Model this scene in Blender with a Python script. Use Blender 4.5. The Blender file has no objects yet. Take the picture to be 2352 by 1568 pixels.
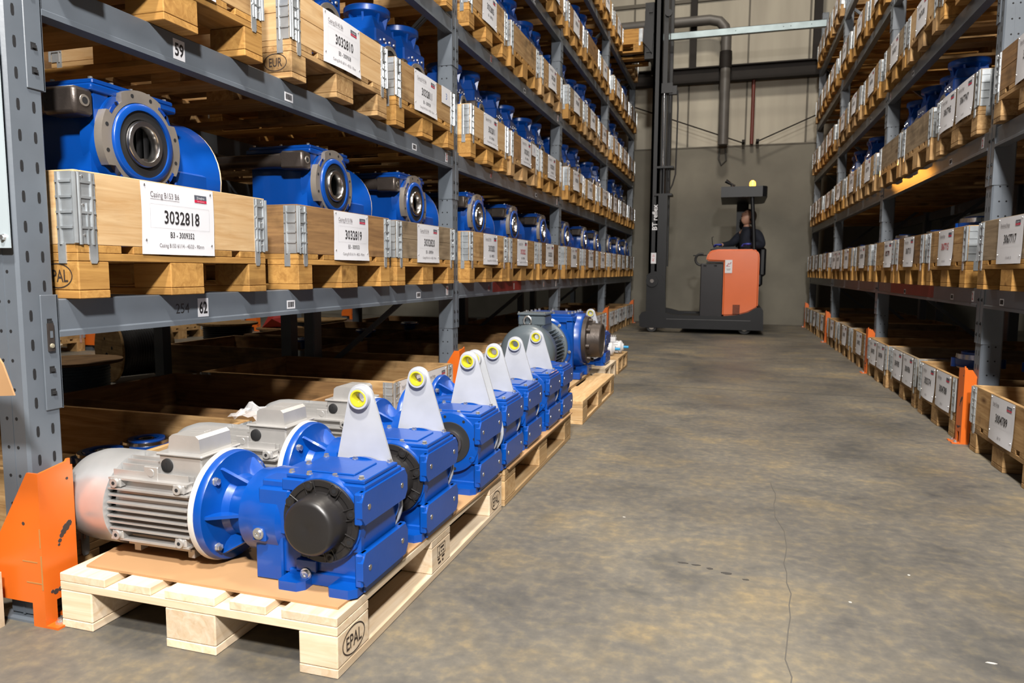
import bpy, bmesh, math, random
from mathutils import Vector, Matrix
PI = math.pi
S = bpy.context.scene
COL = S.collection
random.seed(7)

# ------------------------------------------------------------------ camera
F, YAW, PITCH, ROLL, HC = 1635.5, 0.2960, 0.0989, 0.0052, 0.9154
fw = Vector((-math.sin(YAW) * math.cos(PITCH), math.cos(YAW) * math.cos(PITCH), -math.sin(PITCH)))
rt = Vector((math.cos(YAW), math.sin(YAW), 0))
up = rt.cross(fw)
r2 = rt * math.cos(ROLL) + up * math.sin(ROLL)
u2 = -rt * math.sin(ROLL) + up * math.cos(ROLL)
cd = bpy.data.cameras.new('camera')
cam = bpy.data.objects.new('camera', cd)
COL.objects.link(cam)
cam.matrix_world = Matrix(((r2.x, u2.x, -fw.x, 0), (r2.y, u2.y, -fw.y, 0), (r2.z, u2.z, -fw.z, HC), (0, 0, 0, 1)))
cd.sensor_width = 36
cd.lens = 36 * F / 2352
cd.clip_start = 0.02
cd.dof.use_dof = True
cd.dof.focus_distance = 2.3
cd.dof.aperture_fstop = 6.3
S.camera = cam
# ------------------------------------------------------------------ world, lamps, exposure
S.view_settings.view_transform = 'Standard'
S.view_settings.look = 'None'
S.view_settings.exposure = 0.0
S.view_settings.gamma = 1
w = bpy.data.worlds.new('world')
S.world = w
w.use_nodes = True
w.node_tree.nodes['Background'].inputs[0].default_value = (0.80, 0.90, 1.0, 1)
w.node_tree.nodes['Background'].inputs[1].default_value = 0.035


def lamp(loc, size, power, color=(1, .95, .88), target=None, spread=PI, sy=None):
    l = bpy.data.lights.new('area_lamp', 'AREA')
    l.shape = 'RECTANGLE' if sy else 'DISK'
    l.size = size
    if sy:
        l.size_y = sy
    l.energy = power
    l.color = color
    l.spread = spread
    o = bpy.data.objects.new('area_lamp', l)
    o.location = loc
    if target:
        o.rotation_euler = (Vector(target) - Vector(loc)).to_track_quat('-Z', 'Y').to_euler()
    COL.objects.link(o)
    return o


lamp((0.2, -1.5, 7.0), .6, 850, (1, .95, .88), (-.3, 3.0, .5))
lamp((0.7, -1.3, 3.4), .35, 300, (1, .97, .93), (-.9, 2.6, .8), 2.6)  # low lamp added behind the camera as a flash-like fill
lamp((-0.2, 3.2, 8.2), .9, 280, (1, .91, .78))
lamp((-0.2, 8.9, 8.2), .9, 350, (1, .91, .78))
lamp((-5.6, 4.6, 6.5), .9, 190, (1, .95, .86))

# ------------------------------------------------------------------ materials
MATS = {}
AK = .74


def nt(name):
    m = bpy.data.materials.new(name)
    m.use_nodes = True
    t = m.node_tree
    b = t.nodes['Principled BSDF']
    return m, t, b


def N(t, typ, **kw):
    n = t.nodes.new(typ)
    for k, v in kw.items():
        setattr(n, k, v)
    return n


def ramp(t, stops):
    r = N(t, 'ShaderNodeValToRGB')
    e = r.color_ramp.elements
    while len(e) < len(stops):
        e.new(0.5)
    for i, (p, c) in enumerate(stops):
        e[i].position = p
        e[i].color = (*c, 1) if len(c) == 3 else c
    return r


def objcoord(t, scale, rnd=True):
    tc = N(t, 'ShaderNodeTexCoord')
    mp = N(t, 'ShaderNodeMapping')
    mp.inputs['Scale'].default_value = scale
    t.links.new(tc.outputs['Object'], mp.inputs['Vector'])
    if rnd:
        oi = N(t, 'ShaderNodeObjectInfo')
        mu = N(t, 'ShaderNodeMath', operation='MULTIPLY')
        mu.inputs[1].default_value = 37.0
        t.links.new(oi.outputs['Random'], mu.inputs[0])
        cb = N(t, 'ShaderNodeCombineXYZ')
        for i in range(3):
            t.links.new(mu.outputs[0], cb.inputs[i])
        t.links.new(cb.outputs[0], mp.inputs['Location'])
        return mp, oi
    return mp, None


def plain(name, col, rough=.5, metal=0., noise=.0, nscale=8., bump=0., coat=0., emit=0., spec=None, dark=None, aniso=None):
    """paint / metal / plastic with a slight procedural mottling"""
    if name in MATS:
        return MATS[name]
    if not emit and metal < .6:
        col = tuple(c * AK for c in col)
        dark = tuple(c * AK for c in dark) if dark else None
    m, t, b = nt(name)
    b.inputs['Roughness'].default_value = rough
    b.inputs['Metallic'].default_value = metal
    if coat:
        b.inputs['Coat Weight'].default_value = coat
    if spec is not None:
        b.inputs['Specular IOR Level'].default_value = spec
    mp, oi = objcoord(t, (1, 1, 1))
    no = N(t, 'ShaderNodeTexNoise')
    no.inputs['Scale'].default_value = nscale
    no.inputs['Detail'].default_value = 5
    t.links.new(mp.outputs[0], no.inputs['Vector'])
    d = dark or tuple(c * (1 - noise) for c in col)
    r = ramp(t, [(.35, d), (.62, col)])
    t.links.new(no.outputs['Fac'], r.inputs[0])
    t.links.new(r.outputs[0], b.inputs['Base Color'])
    if bump:
        bp = N(t, 'ShaderNodeBump')
        bp.inputs['Strength'].default_value = bump
        bp.inputs['Distance'].default_value = .002
        n2 = N(t, 'ShaderNodeTexNoise')
        n2.inputs['Scale'].default_value = nscale * 12
        t.links.new(mp.outputs[0], n2.inputs['Vector'])
        t.links.new(n2.outputs['Fac'], bp.inputs['Height'])
        t.links.new(bp.outputs[0], b.inputs['Normal'])
    if emit:
        b.inputs['Emission Color'].default_value = (*col, 1)
        b.inputs['Emission Strength'].default_value = emit
    MATS[name] = m
    return m


def wood(name, light, darkc, axis='x', dirt=.0, knots=.5):
    key = name + axis
    if key in MATS:
        return MATS[key]
    light = tuple(c * AK for c in light)
    darkc = tuple(c * AK for c in darkc)
    m, t, b = nt(key)
    b.inputs['Roughness'].default_value = .75
    b.inputs['Specular IOR Level'].default_value = .25
    sc = {'x': (1.6, 22, 22), 'y': (22, 1.6, 22), 'z': (22, 22, 1.6)}[axis]
    mp, oi = objcoord(t, sc)
    n1 = N(t, 'ShaderNodeTexNoise')
    n1.inputs['Scale'].default_value = 1.7
    n1.inputs['Detail'].default_value = 6
    n1.inputs['Roughness'].default_value = .62
    n1.inputs['Distortion'].default_value = .9
    t.links.new(mp.outputs[0], n1.inputs['Vector'])
    r = ramp(t, [(.28, darkc), (.5, tuple(.45 * a + .55 * c for a, c in zip(darkc, light))), (.68, light)])
    t.links.new(n1.outputs['Fac'], r.inputs[0])
    # knots
    sk = {'x': (2.2, 6, 6), 'y': (6, 2.2, 6), 'z': (6, 6, 2.2)}[axis]
    mk, _ = objcoord(t, sk)
    vo = N(t, 'ShaderNodeTexVoronoi')
    vo.inputs['Scale'].default_value = 1.0
    t.links.new(mk.outputs[0], vo.inputs['Vector'])
    rk = ramp(t, [(.05, (1, 1, 1)), (.085, (.55, .55, .55)), (.14, (0, 0, 0))])
    t.links.new(vo.outputs['Distance'], rk.inputs[0])
    mx = N(t, 'ShaderNodeMixRGB')
    mx.inputs['Color2'].default_value = (darkc[0] * .42, darkc[1] * .34, darkc[2] * .28, 1)
    mk2 = N(t, 'ShaderNodeMath', operation='MULTIPLY')
    mk2.inputs[1].default_value = knots
    t.links.new(rk.outputs[0], mk2.inputs[0])
    t.links.new(mk2.outputs[0], mx.inputs['Fac'])
    t.links.new(r.outputs[0], mx.inputs['Color1'])
    # dirt, large patches
    md, _ = objcoord(t, (1, 1, 1))
    nd = N(t, 'ShaderNodeTexNoise')
    nd.inputs['Scale'].default_value = 7
    nd.inputs['Detail'].default_value = 8
    t.links.new(md.outputs[0], nd.inputs['Vector'])
    rd = ramp(t, [(.52, (1, 1, 1)), (.72, (1 - dirt,) * 3)])
    t.links.new(nd.outputs['Fac'], rd.inputs[0])
    mm = N(t, 'ShaderNodeMixRGB', blend_type='MULTIPLY')
    mm.inputs['Fac'].default_value = 1
    t.links.new(mx.outputs[0], mm.inputs['Color1'])
    t.links.new(rd.outputs[0], mm.inputs['Color2'])
    # board to board variation
    hs = N(t, 'ShaderNodeHueSaturation')
    mr = N(t, 'ShaderNodeMapRange')
    mr.inputs['To Min'].default_value = .78
    mr.inputs['To Max'].default_value = 1.12
    t.links.new(oi.outputs['Random'], mr.inputs['Value'])
    t.links.new(mr.outputs[0], hs.inputs['Value'])
    t.links.new(mm.outputs[0], hs.inputs['Color'])
    t.links.new(hs.outputs[0], b.inputs['Base Color'])
    bp = N(t, 'ShaderNodeBump')
    bp.inputs['Strength'].default_value = .25
    bp.inputs['Distance'].default_value = .002
    t.links.new(n1.outputs['Fac'], bp.inputs['Height'])
    t.links.new(bp.outputs[0], b.inputs['Normal'])
    MATS[key] = m
    return m


TONE = {'cream': ((1.0, .83, .62), (.80, .58, .36), .12, .35), 'amber': ((.62, .34, .095), (.36, .17, .04), .35, .7),
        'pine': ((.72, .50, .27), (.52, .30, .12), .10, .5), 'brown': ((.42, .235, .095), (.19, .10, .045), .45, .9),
        'grey': ((.40, .30, .19), (.20, .14, .085), .5, .8), 'tan': ((.60, .385, .175), (.30, .155, .055), .55, 1.0)}


def W(tone, axis='x'):
    a, b_, d, k = TONE[tone]
    return wood('wood_' + tone + '_', a, b_, axis, d, k)


STEEL = plain('rack_paint', (.145, .168, .198), .40, 0, .16, 5, .1)
STEELD = plain('slot_dark', (.012, .012, .014), .8)
ORANGE = plain('guard_orange', (.83, .165, .015), .38, 0, .12, 4)
RUSTMARK = plain('guard_scuff', (.05, .035, .03), .7)
BLUE = plain('blue_enamel', (.0005, .070, .385), .31, 0, .12, 5, .12, coat=.2)
BLUED = plain('blue_enamel_dark', (.004, .055, .36), .35, 0, .2, 6, .1)
BARE = plain('bare_steel', (.36, .32, .28), .36, .6, .25, 9, .1)
BAREB = plain('hub_steel', (.62, .60, .58), .2, 1., .1, 9)
DARKM = plain('dark_rough_metal', (.085, .07, .062), .38, .6, .3, 9, .3)
BLACK = plain('black_plastic', (.020, .018, .018), .38, 0, .1, 9, .05)
RUB = plain('black_rubber', (.014, .014, .015), .6)
HOLE = plain('hole_dark', (.006, .006, .008), .9)  # near-black decal colour, paints the shade inside holes and slots
ALU = plain('cast_aluminium', (.60, .585, .57), .36, .5, .1, 14, .1)
ALUW = plain('white_alloy_ring', (.74, .70, .66), .45, .1, .06, 10)
GALV = plain('galvanised_sheet', (.60, .64, .67), .26, .70, .28, 12)
ZINC = plain('zinc_arm', (.66, .68, .73), .42, .35, .12, 9)
BOLT = plain('zinc_bolt', (.72, .71, .70), .25, .9, .1, 20)
YEL = plain('yellow_bush', (.66, .60, .03), .35, 0, .08, 20)
PAPER = plain('paper_white', (.80, .80, .84), .7, 0, .03, 6)
INK = plain('ink_black', (.02, .018, .02), .6)
INKG = plain('ink_grey', (.16, .14, .15), .6)
INKR = plain('ink_red', (.55, .03, .035), .6)
INKB = plain('ink_blue', (.03, .12, .45), .6)
LOGOG = plain('logo_grey', (.10, .11, .14), .5)
LOGOR = plain('logo_red', (.62, .02, .07), .5)
BURN = plain('burnt_mark', (.035, .018, .01), .8)
CARD = plain('cardboard', (.50, .285, .13), .8, 0, .12, 5)
GREYM = plain('grey_motor_paint', (.115, .145, .168), .36, 0, .12, 7, .1)
WHITEM = plain('white_motor_paint', (.78, .78, .80), .4, 0, .06, 9)
CYAN = plain('cyan_shaft_cap', (.02, .36, .72), .4)
TRD = plain('truck_dark', (.0085, .009, .0115), .42, 0, .2, 6, .05, spec=.3)
TRG = plain('truck_battery', (.022, .020, .023), .35, 0, .1, 6, spec=.3)
TRO = plain('truck_orange', (.80, .15, .025), .3, 0, .05, 4, coat=.3)
CHROME = plain('chrome_rod', (.75, .76, .8), .12, 1.)
CLAD = None


def floor_mat():
    m, t, b = nt('concrete_floor')
    mp, _ = objcoord(t, (1, 1, 1), False)

    def noise(sc, det, dist=0., sv=(1, 1, 1)):
        m2, _ = objcoord(t, sv, False)
        n = N(t, 'ShaderNodeTexNoise')
        n.inputs['Scale'].default_value = sc
        n.inputs['Detail'].default_value = det
        n.inputs['Distortion'].default_value = dist * .35
        n.inputs['Roughness'].default_value = .6
        t.links.new(m2.outputs[0], n.inputs['Vector'])
        return n
    a = noise(.9, 10, .8, (1.1, .9, 1))
    ra = ramp(t, [(.30, (.058, .056, .052)), (.45, (.095, .086, .073)), (.58, (.128, .114, .092)), (.72, (.20, .165, .105))])
    t.links.new(a.outputs['Fac'], ra.inputs[0])
    c = noise(2.6, 12, 1.4, (1.0, 1.5, 1))
    rc = ramp(t, [(.32, (.62, .65, .70)), (.46, (.92, .93, .95)), (.56, (1.0, .98, .93)), (.68, (1.34, 1.20, .92))])
    t.links.new(c.outputs['Fac'], rc.inputs[0])
    mx = N(t, 'ShaderNodeMixRGB', blend_type='MULTIPLY')
    mx.inputs[0].default_value = 1
    t.links.new(ra.outputs[0], mx.inputs[1])
    t.links.new(rc.outputs[0], mx.inputs[2])
    g = noise(26, 8)
    rg = ramp(t, [(.30, (.74, .76, .80)), (.5, (.95, .95, .95)), (.70, (1.38, 1.28, 1.05))])
    t.links.new(g.outputs['Fac'], rg.inputs[0])
    m2 = N(t, 'ShaderNodeMixRGB', blend_type='MULTIPLY')
    m2.inputs[0].default_value = 1
    t.links.new(mx.outputs[0], m2.inputs[1])
    t.links.new(rg.outputs[0], m2.inputs[2])
    t.links.new(m2.outputs[0], b.inputs['Base Color'])
    rr = ramp(t, [(.35, (.48, .48, .48)), (.65, (.66, .66, .66))])
    t.links.new(a.outputs['Fac'], rr.inputs[0])
    t.links.new(rr.outputs[0], b.inputs['Roughness'])
    b.inputs['Specular IOR Level'].default_value = .45
    bp = N(t, 'ShaderNodeBump')
    bp.inputs['Strength'].default_value = .08
    bp.inputs['Distance'].default_value = .004
    t.links.new(c.outputs['Fac'], bp.inputs['Height'])
    t.links.new(bp.outputs[0], b.inputs['Normal'])
    return m


def wall_mat(name, c1, c2, sc, sv):
    m, t, b = nt(name)
    mp, _ = objcoord(t, sv, False)
    n = N(t, 'ShaderNodeTexNoise')
    n.inputs['Scale'].default_value = sc
    n.inputs['Detail'].default_value = 8
    t.links.new(mp.outputs[0], n.inputs['Vector'])
    r = ramp(t, [(.3, c1), (.7, c2)])
    t.links.new(n.outputs['Fac'], r.inputs[0])
    t.links.new(r.outputs[0], b.inputs['Base Color'])
    b.inputs['Roughness'].default_value = .8
    return m


# ------------------------------------------------------------------ mesh builder
_TXT = {}


def text_tris(s, bold=0.):
    key = (s, bold)
    if key not in _TXT:
        c = bpy.data.curves.new('t', 'FONT')
        c.body = s
        c.size = 1
        c.offset = bold
        c.resolution_u = 2
        o = bpy.data.objects.new('t', c)
        me = bpy.data.meshes.new_from_object(o)
        vs = [(v.co.x, v.co.y) for v in me.vertices]
        fs = [tuple(p.vertices) for p in me.polygons]
        wd = max([v[0] for v in vs], default=0)
        bpy.data.objects.remove(o)
        bpy.data.curves.remove(c)
        bpy.data.meshes.remove(me)
        _TXT[key] = (vs, fs, wd)
    return _TXT[key]


class MB:
    def __init__(s, mat):
        s.v = []
        s.f = []
        s.mi = []
        s.mats = [mat]
        s.c = 0
        s.M = None

    def mat(s, m):
        if m not in s.mats:
            s.mats.append(m)
        s.c = s.mats.index(m)
        return s

    def add(s, vs, fs):
        b = len(s.v)
        if s.M is not None:
            vs = [tuple(s.M @ Vector(p)) for p in vs]
        s.v += vs
        s.f += [tuple(i + b for i in f) for f in fs]
        s.mi += [s.c] * len(fs)
        return s

    def box(s, x0, x1, y0, y1, z0, z1, c=0):
        if c:
            c = min(c, (x1 - x0) * .49, (y1 - y0) * .49, (z1 - z0) * .49)
            vs = []
            X, Y, Z = (x0, x1), (y0, y1), (z0, z1)
            ids = {}
            for i in (0, 1):
                for j in (0, 1):
                    for k in (0, 1):
                        sx, sy, sz = (1 - 2 * i) * c, (1 - 2 * j) * c, (1 - 2 * k) * c
                        for a, d in enumerate(((0, sy, sz), (sx, 0, sz), (sx, sy, 0))):
                            ids[i, j, k, a] = len(vs)
                            vs.append((X[i] + d[0], Y[j] + d[1], Z[k] + d[2]))
            g = lambda *q: ids[q]
            fs = []
            for i in (0, 1):
                fs.append((g(i, 0, 0, 0), g(i, 1, 0, 0), g(i, 1, 1, 0), g(i, 0, 1, 0)))
                fs.append((g(0, i, 0, 1), g(1, i, 0, 1), g(1, i, 1, 1), g(0, i, 1, 1)))
                fs.append((g(0, 0, i, 2), g(1, 0, i, 2), g(1, 1, i, 2), g(0, 1, i, 2)))
                for j in (0, 1):
                    fs.append((g(i, j, 0, 0), g(i, j, 1, 0), g(i, j, 1, 1), g(i, j, 0, 1)))
                    fs.append((g(i, 0, j, 0), g(i, 1, j, 0), g(i, 1, j, 2), g(i, 0, j, 2)))
                    fs.append((g(0, i, j, 1), g(1, i, j, 1), g(1, i, j, 2), g(0, i, j, 2)))
                    for k in (0, 1):
                        fs.append((g(i, j, k, 0), g(i, j, k, 1), g(i, j, k, 2)))
            return s.add(vs, fs)
        vs = [(x, y, z) for x in (x0, x1) for y in (y0, y1) for z in (z0, z1)]
        return s.add(vs, [(0, 1, 3, 2), (4, 6, 7, 5), (0, 4, 5, 1), (2, 3, 7, 6), (0, 2, 6, 4), (1, 5, 7, 3)])

    def prism(s, poly, axis, a, b):
        n = len(poly)
        if axis == 'x':
            f = lambda p, t: (t, p[0], p[1])
        elif axis == 'y':
            f = lambda p, t: (p[0], t, p[1])
        else:
            f = lambda p, t: (p[0], p[1], t)
        vs = [f(p, a) for p in poly] + [f(p, b) for p in poly]
        fs = [tuple(range(n)), tuple(range(2 * n - 1, n - 1, -1))] + [(i, (i + 1) % n, n + (i + 1) % n, n + i) for i in range(n)]
        return s.add(vs, fs)

    def lathe(s, prof, axis='z', c=(0, 0, 0), n=32, a0=0., a1=2 * PI):
        full = abs(a1 - a0) > 2 * PI - .01
        m = n if full else n + 1
        vs, fs = [], []
        for (t, r) in prof:
            for i in range(m):
                a = a0 + (a1 - a0) * i / n
                x, y = r * math.cos(a), r * math.sin(a)
                p = {'z': (x, y, t), 'x': (t, x, y), 'y': (x, t, y)}[axis]
                vs.append((p[0] + c[0], p[1] + c[1], p[2] + c[2]))
        for k in range(len(prof) - 1):
            for i in range(n):
                j = (i + 1) % m
                q = (k * m + i, k * m + j, (k + 1) * m + j, (k + 1) * m + i)
                fs.append(q)
        for k in (0, len(prof) - 1):
            if prof[k][1] > 1e-6 and full and prof[0] != prof[-1]:
                fs.append(tuple(range(k * m, k * m + m)))
        return s.add(vs, fs)

    def cyl(s, p0, p1, r, n=12, r1=None):
        p0, p1 = Vector(p0), Vector(p1)
        d = (p1 - p0).normalized()
        a = d.orthogonal().normalized()
        b = d.cross(a)
        r1 = r if r1 is None else r1
        vs = []
        for p, q in ((p0, r), (p1, r1)):
            for i in range(n):
                t = 2 * PI * i / n
                vs.append(tuple(p + a * q * math.cos(t) + b * q * math.sin(t)))
        fs = [(i, (i + 1) % n, n + (i + 1) % n, n + i) for i in range(n)] + [tuple(range(n)), tuple(range(n, 2 * n))]
        return s.add(vs, fs)

    def tube(s, pts, r, n=8, closed=False):
        P = [Vector(p) for p in pts]
        k = len(P)
        vs, fs = [], []
        up_ = None
        for i in range(k):
            d = (P[(i + 1) % k] - P[i - 1]) if closed else (P[min(i + 1, k - 1)] - P[max(i - 1, 0)])
            d.normalize()
            if up_ is None:
                up_ = d.orthogonal().normalized()
            a = (up_ - d * up_.dot(d)).normalized()
            up_ = a
            b = d.cross(a)
            for j in range(n):
                t = 2 * PI * j / n
                vs.append(tuple(P[i] + a * r * math.cos(t) + b * r * math.sin(t)))
        for i in range(k if closed else k - 1):
            i2 = (i + 1) % k
            for j in range(n):
                fs.append((i * n + j, i * n + (j + 1) % n, i2 * n + (j + 1) % n, i2 * n + j))
        if not closed:
            fs += [tuple(range(n)), tuple(range((k - 1) * n, k * n))]
        return s.add(vs, fs)

    def text(s, st, h, o, u, v, fn=None, align='c', xs=1., bold=0.):
        """h = capital height; u, v unit vectors; fn(point) bends the surface"""
        vs, fs, wd = text_tris(st, bold)
        k = h / .70
        off = {'c': -wd * k * xs / 2, 'l': 0, 'r': -wd * k * xs}[align]
        o, u, v = Vector(o), Vector(u), Vector(v)
        out = []
        for (x, y) in vs:
            p = o + u * (x * k * xs + off) + v * (y * k)
            out.append(fn(p) if fn else tuple(p))
        return s.add(out, fs)

    def mesh(s, name, smooth=40, bevel=0., seg=2):
        me = bpy.data.meshes.new(name)
        me.from_pydata(s.v, [], s.f)
        for m in s.mats:
            me.materials.append(m)
        me.polygons.foreach_set('material_index', s.mi)
        bm = bmesh.new()
        bm.from_mesh(me)
        bmesh.ops.remove_doubles(bm, verts=bm.verts, dist=1e-6)
        bmesh.ops.recalc_face_normals(bm, faces=bm.faces)
        if bevel:
            es = [e for e in bm.edges if len(e.link_faces) == 2 and e.calc_face_angle(0) > .6]
            bmesh.ops.bevel(bm, geom=es, offset=bevel, segments=seg, affect='EDGES', clamp_overlap=True)
        if smooth:
            a = math.radians(smooth)
            for f in bm.faces:
                f.smooth = True
            for e in bm.edges:
                if len(e.link_faces) != 2 or e.calc_face_angle(9) > a:
                    e.smooth = False
        bm.to_mesh(me)
        bm.free()
        return me

    def build(s, name, parent=None, label=None, **kw):
        return put(name, s.mesh(name, **kw), parent, label)


_K = {}


def put(name, me, parent=None, label=None, loc=None, rot=None):
    o = bpy.data.objects.new(name, me)
    COL.objects.link(o)
    if parent:
        o.parent = parent
        _K.setdefault(parent.name, []).append(o)
    if loc:
        o.location = loc
    if rot:
        o.rotation_euler = rot
    if label:
        o['label'] = label
    return o


def thing(name, label, cat, loc=(0, 0, 0), rz=0., group=None):
    o = bpy.data.objects.new(name, None)
    o.empty_display_size = .05
    COL.objects.link(o)
    o.location = loc
    o.rotation_euler = (0, 0, rz)
    return tag(o, label, cat, group)


def tag(o, label, cat, group=None):
    o['label'] = label
    o['category'] = cat
    if group:
        o['group'] = group
    return o


def struct(name, mb, **kw):
    o = mb.build(name, **kw)
    o['kind'] = 'structure'
    return o


def dup(root, loc, rz=None, label=None, group=None):
    def cp(o, par):
        c = o.copy()
        COL.objects.link(c)
        if par:
            c.parent = par
            _K.setdefault(par.name, []).append(c)
        for ch in KIDS(o):
            cp(ch, c)
        return c
    r = cp(root, None)
    r.location = loc
    if rz is not None:
        r.rotation_euler = (0, 0, rz)
    if label:
        r['label'] = label
    if group:
        r['group'] = group
    return r


def KIDS(o):
    return list(_K.get(o.name, []))


def circ(cx, cz, r, n=24, a0=0, a1=2 * PI):
    return [(cx + r * math.cos(a0 + (a1 - a0) * i / n), cz + r * math.sin(a0 + (a1 - a0) * i / n)) for i in range(n)]


def hull2(c1, R, c2, r, n=16):
    """outline of two circles and their common tangents"""
    d = Vector((c2[0] - c1[0], c2[1] - c1[1]))
    L = d.length
    a = math.atan2(d.y, d.x)
    b = math.acos((R - r) / L)
    pts = [(c1[0] + R * math.cos(a + b + (2 * PI - 2 * b) * i / n), c1[1] + R * math.sin(a + b + (2 * PI - 2 * b) * i / n)) for i in range(n + 1)]
    pts += [(c2[0] + r * math.cos(a - b + 2 * b * i / n), c2[1] + r * math.sin(a - b + 2 * b * i / n)) for i in range(n + 1)]
    return pts


ORD = ['first', 'second', 'third', 'fourth', 'fifth', 'sixth', 'seventh', 'eighth', 'ninth', 'tenth', 'eleventh', 'twelfth', 'thirteenth', 'fourteenth']
# ------------------------------------------------------------------ setting
XL, XR, YW = -1.70, 1.27, 13.3
b = MB(floor_mat())
b.box(-13, 9, -6, YW, -.1, 0)
struct('floor', b, smooth=0)
JT = plain('joint_dark', (.045, .04, .035), .8)
b = MB(JT)
b.box(-1.7, 1.3, 5.752, 5.756, 0, .0012)
struct('trim_1', b, smooth=0)
b = MB(JT)
rr = random.Random(4)


def blob(cx, cy, rx, ry, n=11):
    pts = [(cx + rx * math.cos(2 * PI * i / n) * rr.uniform(.7, 1.15), cy + ry * math.sin(2 * PI * i / n) * rr.uniform(.7, 1.15)) for i in range(n)]
    b.prism(pts, 'z', .0, .0009)


for cx, cy, rx, ry in ((-.112, 2.235, .020, .006), (-.072, 2.23, .014, .006), (-.03, 2.215, .010, .007), (.02, 2.195, .017, .008), (.075, 2.165, .011, .006)):
    blob(cx, cy, rx, ry)
b.mat(plain('spill_grey', (.085, .078, .068), .5))
for cx, cy, rx, ry in ((.125, 1.435, .020, .018), (.185, 1.41, .012, .008), (.15, 1.40, .008, .006)):
    blob(cx, cy, rx, ry)
px, py = .17, 1.28
for k in range(26):
    nx_, ny_ = px + rr.uniform(-.012, .014), py + .075
    b.prism([(px, py), (px + .0028, py), (nx_ + .0028, ny_), (nx_, ny_)], 'z', 0, .0007)
    px, py = nx_, ny_
b.mat(plain('chalk_white', (.55, .52, .47), .8))
for cx, cy, rx, ry in ((.62, 1.86, .012, .004), (.42, 1.55, .006, .006), (.53, 1.49, .006, .010), (.35, 2.1, .005, .004), (.55, 2.35, .004, .004), (-.9, 1.12, .03, .006), (-1.1, 1.2, .02, .008), (-.35, 2.6, .006, .003)):
    blob(cx, cy, rx, ry)
struct('trim_2', b, smooth=0)
# end wall: cast concrete below, pale cladding above
b = MB(wall_mat('wall_concrete', (.10, .092, .074), (.16, .148, .118), 1.4, (1, 1, 1)))
b.box(-13, 9, YW, YW + .2, 0, 3.11)
struct('wall_end', b, smooth=0)
b = MB(wall_mat('wall_cladding', (.27, .245, .20), (.38, .35, .285), 1.2, (2.4, 1, .35)))
b.box(-13, 9, YW + .06, YW + .2, 3.11, 9)
b.mat(plain('cladding_joint', (.12, .105, .08), .7))
for i in range(24):
    x = -9.65 + i * .98
    b.box(x, x + .03, YW + .045, YW + .06, 3.11, 9)
b.box(-13, 9, YW - .012, YW + .06, 3.095, 3.115)
b.box(-13, 9, YW + .02, YW + .06, 5.6, 5.66)
struct('wall_cladding', b, smooth=0)
b = MB(wall_mat('wall_far_left', (.10, .095, .085), (.16, .15, .13), 1, (1, 1, 1)))
b.box(-13.1, -13, -6, YW, 0, 9)
struct('wall_left', b, smooth=0)
b = MB(wall_mat('wall_far_right', (.10, .095, .085), (.16, .15, .13), 1, (1, 1, 1)))
b.box(9, 9.1, -6, YW, 0, 9)
struct('wall_right', b, smooth=0)
DARKS = plain('dark_structural_steel', (.016, .012, .010), .7, 0, .2, 5, spec=.25)
b = MB(DARKS)
b.box(-13, 9, YW - .20, YW - .02, 4.18, 4.20)
b.box(-13, 9, YW - .20, YW - .02, 4.42, 4.44)
b.box(-13, 9, YW - .12, YW - .10, 4.20, 4.42)
tag(b.build('girder', smooth=0), 'long dark steel girder running horizontally across the pale end wall', 'girder')
b = MB(DARKS)
b.box(-.80, -.70, YW - .16, YW + .02, 4.44, 9)
tag(b.build('stanchion', smooth=0), 'dark steel column above the girder, behind the lift truck mast', 'column')
b = MB(DARKS)
b.box(1.19, 1.31, YW - .16, YW + .02, 4.44, 9)
tag(b.build('stanchion', smooth=0), 'dark steel column above the girder, beside the right rack', 'column')
b = MB(plain('pipe_grey', (.11, .10, .09), .5, 0, .2, 4))
xs = -.20
b.tube([(xs + .0, YW - .33, 3.08), (xs, YW - .33, 4.9), (xs - .03, YW - .33, 5.02), (xs - .12, YW - .33, 5.12), (xs - .28, YW - .33, 5.16), (-3.4, YW - .33, 5.16)], .085, 16)
pp = tag(b.build('drain_pipe'), 'thick grey pipe rising up the end wall and bending left', 'pipe')
b = MB(DARKS)
b.lathe([(4.35, .1), (4.5, .105), (4.62, .1)], 'z', (xs, YW - .33, 0), 16)
b.build('pipe_collar', pp)
b = MB(plain('wall_hose_mark', (.09, .085, .075), .7))
b.tube([(xs - .05, YW - .03, 3.08), (xs - .07, YW - .03, 2.9), (xs - .02, YW - .03, 2.78), (xs + .06, YW - .03, 2.86), (xs + .04, YW - .03, 3.08)], .014, 8)
b.build('hose_loop', pp)
b = MB(plain('red_pipe', (.14, .022, .012), .5, 0, .1, 5))
b.cyl((.27, YW - .09, 3.11), (.27, YW - .09, 4.42), .03, 10)
tag(b.build('sprinkler_pipe'), 'thin dark red pipe standing on the end wall below the girder', 'pipe')
for i, (x0, z0, x1, z1, lb) in enumerate([(-3.4, 4.45, .11, 3.12, 'thin dark brace rod sloping down to the right behind the mast'), (3.0, 4.25, .34, 3.12, 'thin dark brace rod sloping down to the left beside right rack')]):
    b = MB(DARKS)
    b.cyl((x0, YW - .222, z0), (x1, YW - .222, z1), .011, 6)
    o = tag(b.build('brace_rod'), lb, 'rod')
    b = MB(DARKS)
    b.box(min(x1, x1 + .05), max(x1, x1 + .05), YW - .28, YW - .0, 3.12, 3.16)
    b.build('bracket', o)
b = MB(plain('galvanised_tray', (.30, .37, .39), .42, .5, .25, 4))
b.box(-1.64, 1.20, 11.5, 11.504, 4.44, 4.54)
b.box(-1.64, 1.20, 11.5, 11.56, 4.535, 4.54)
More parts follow.
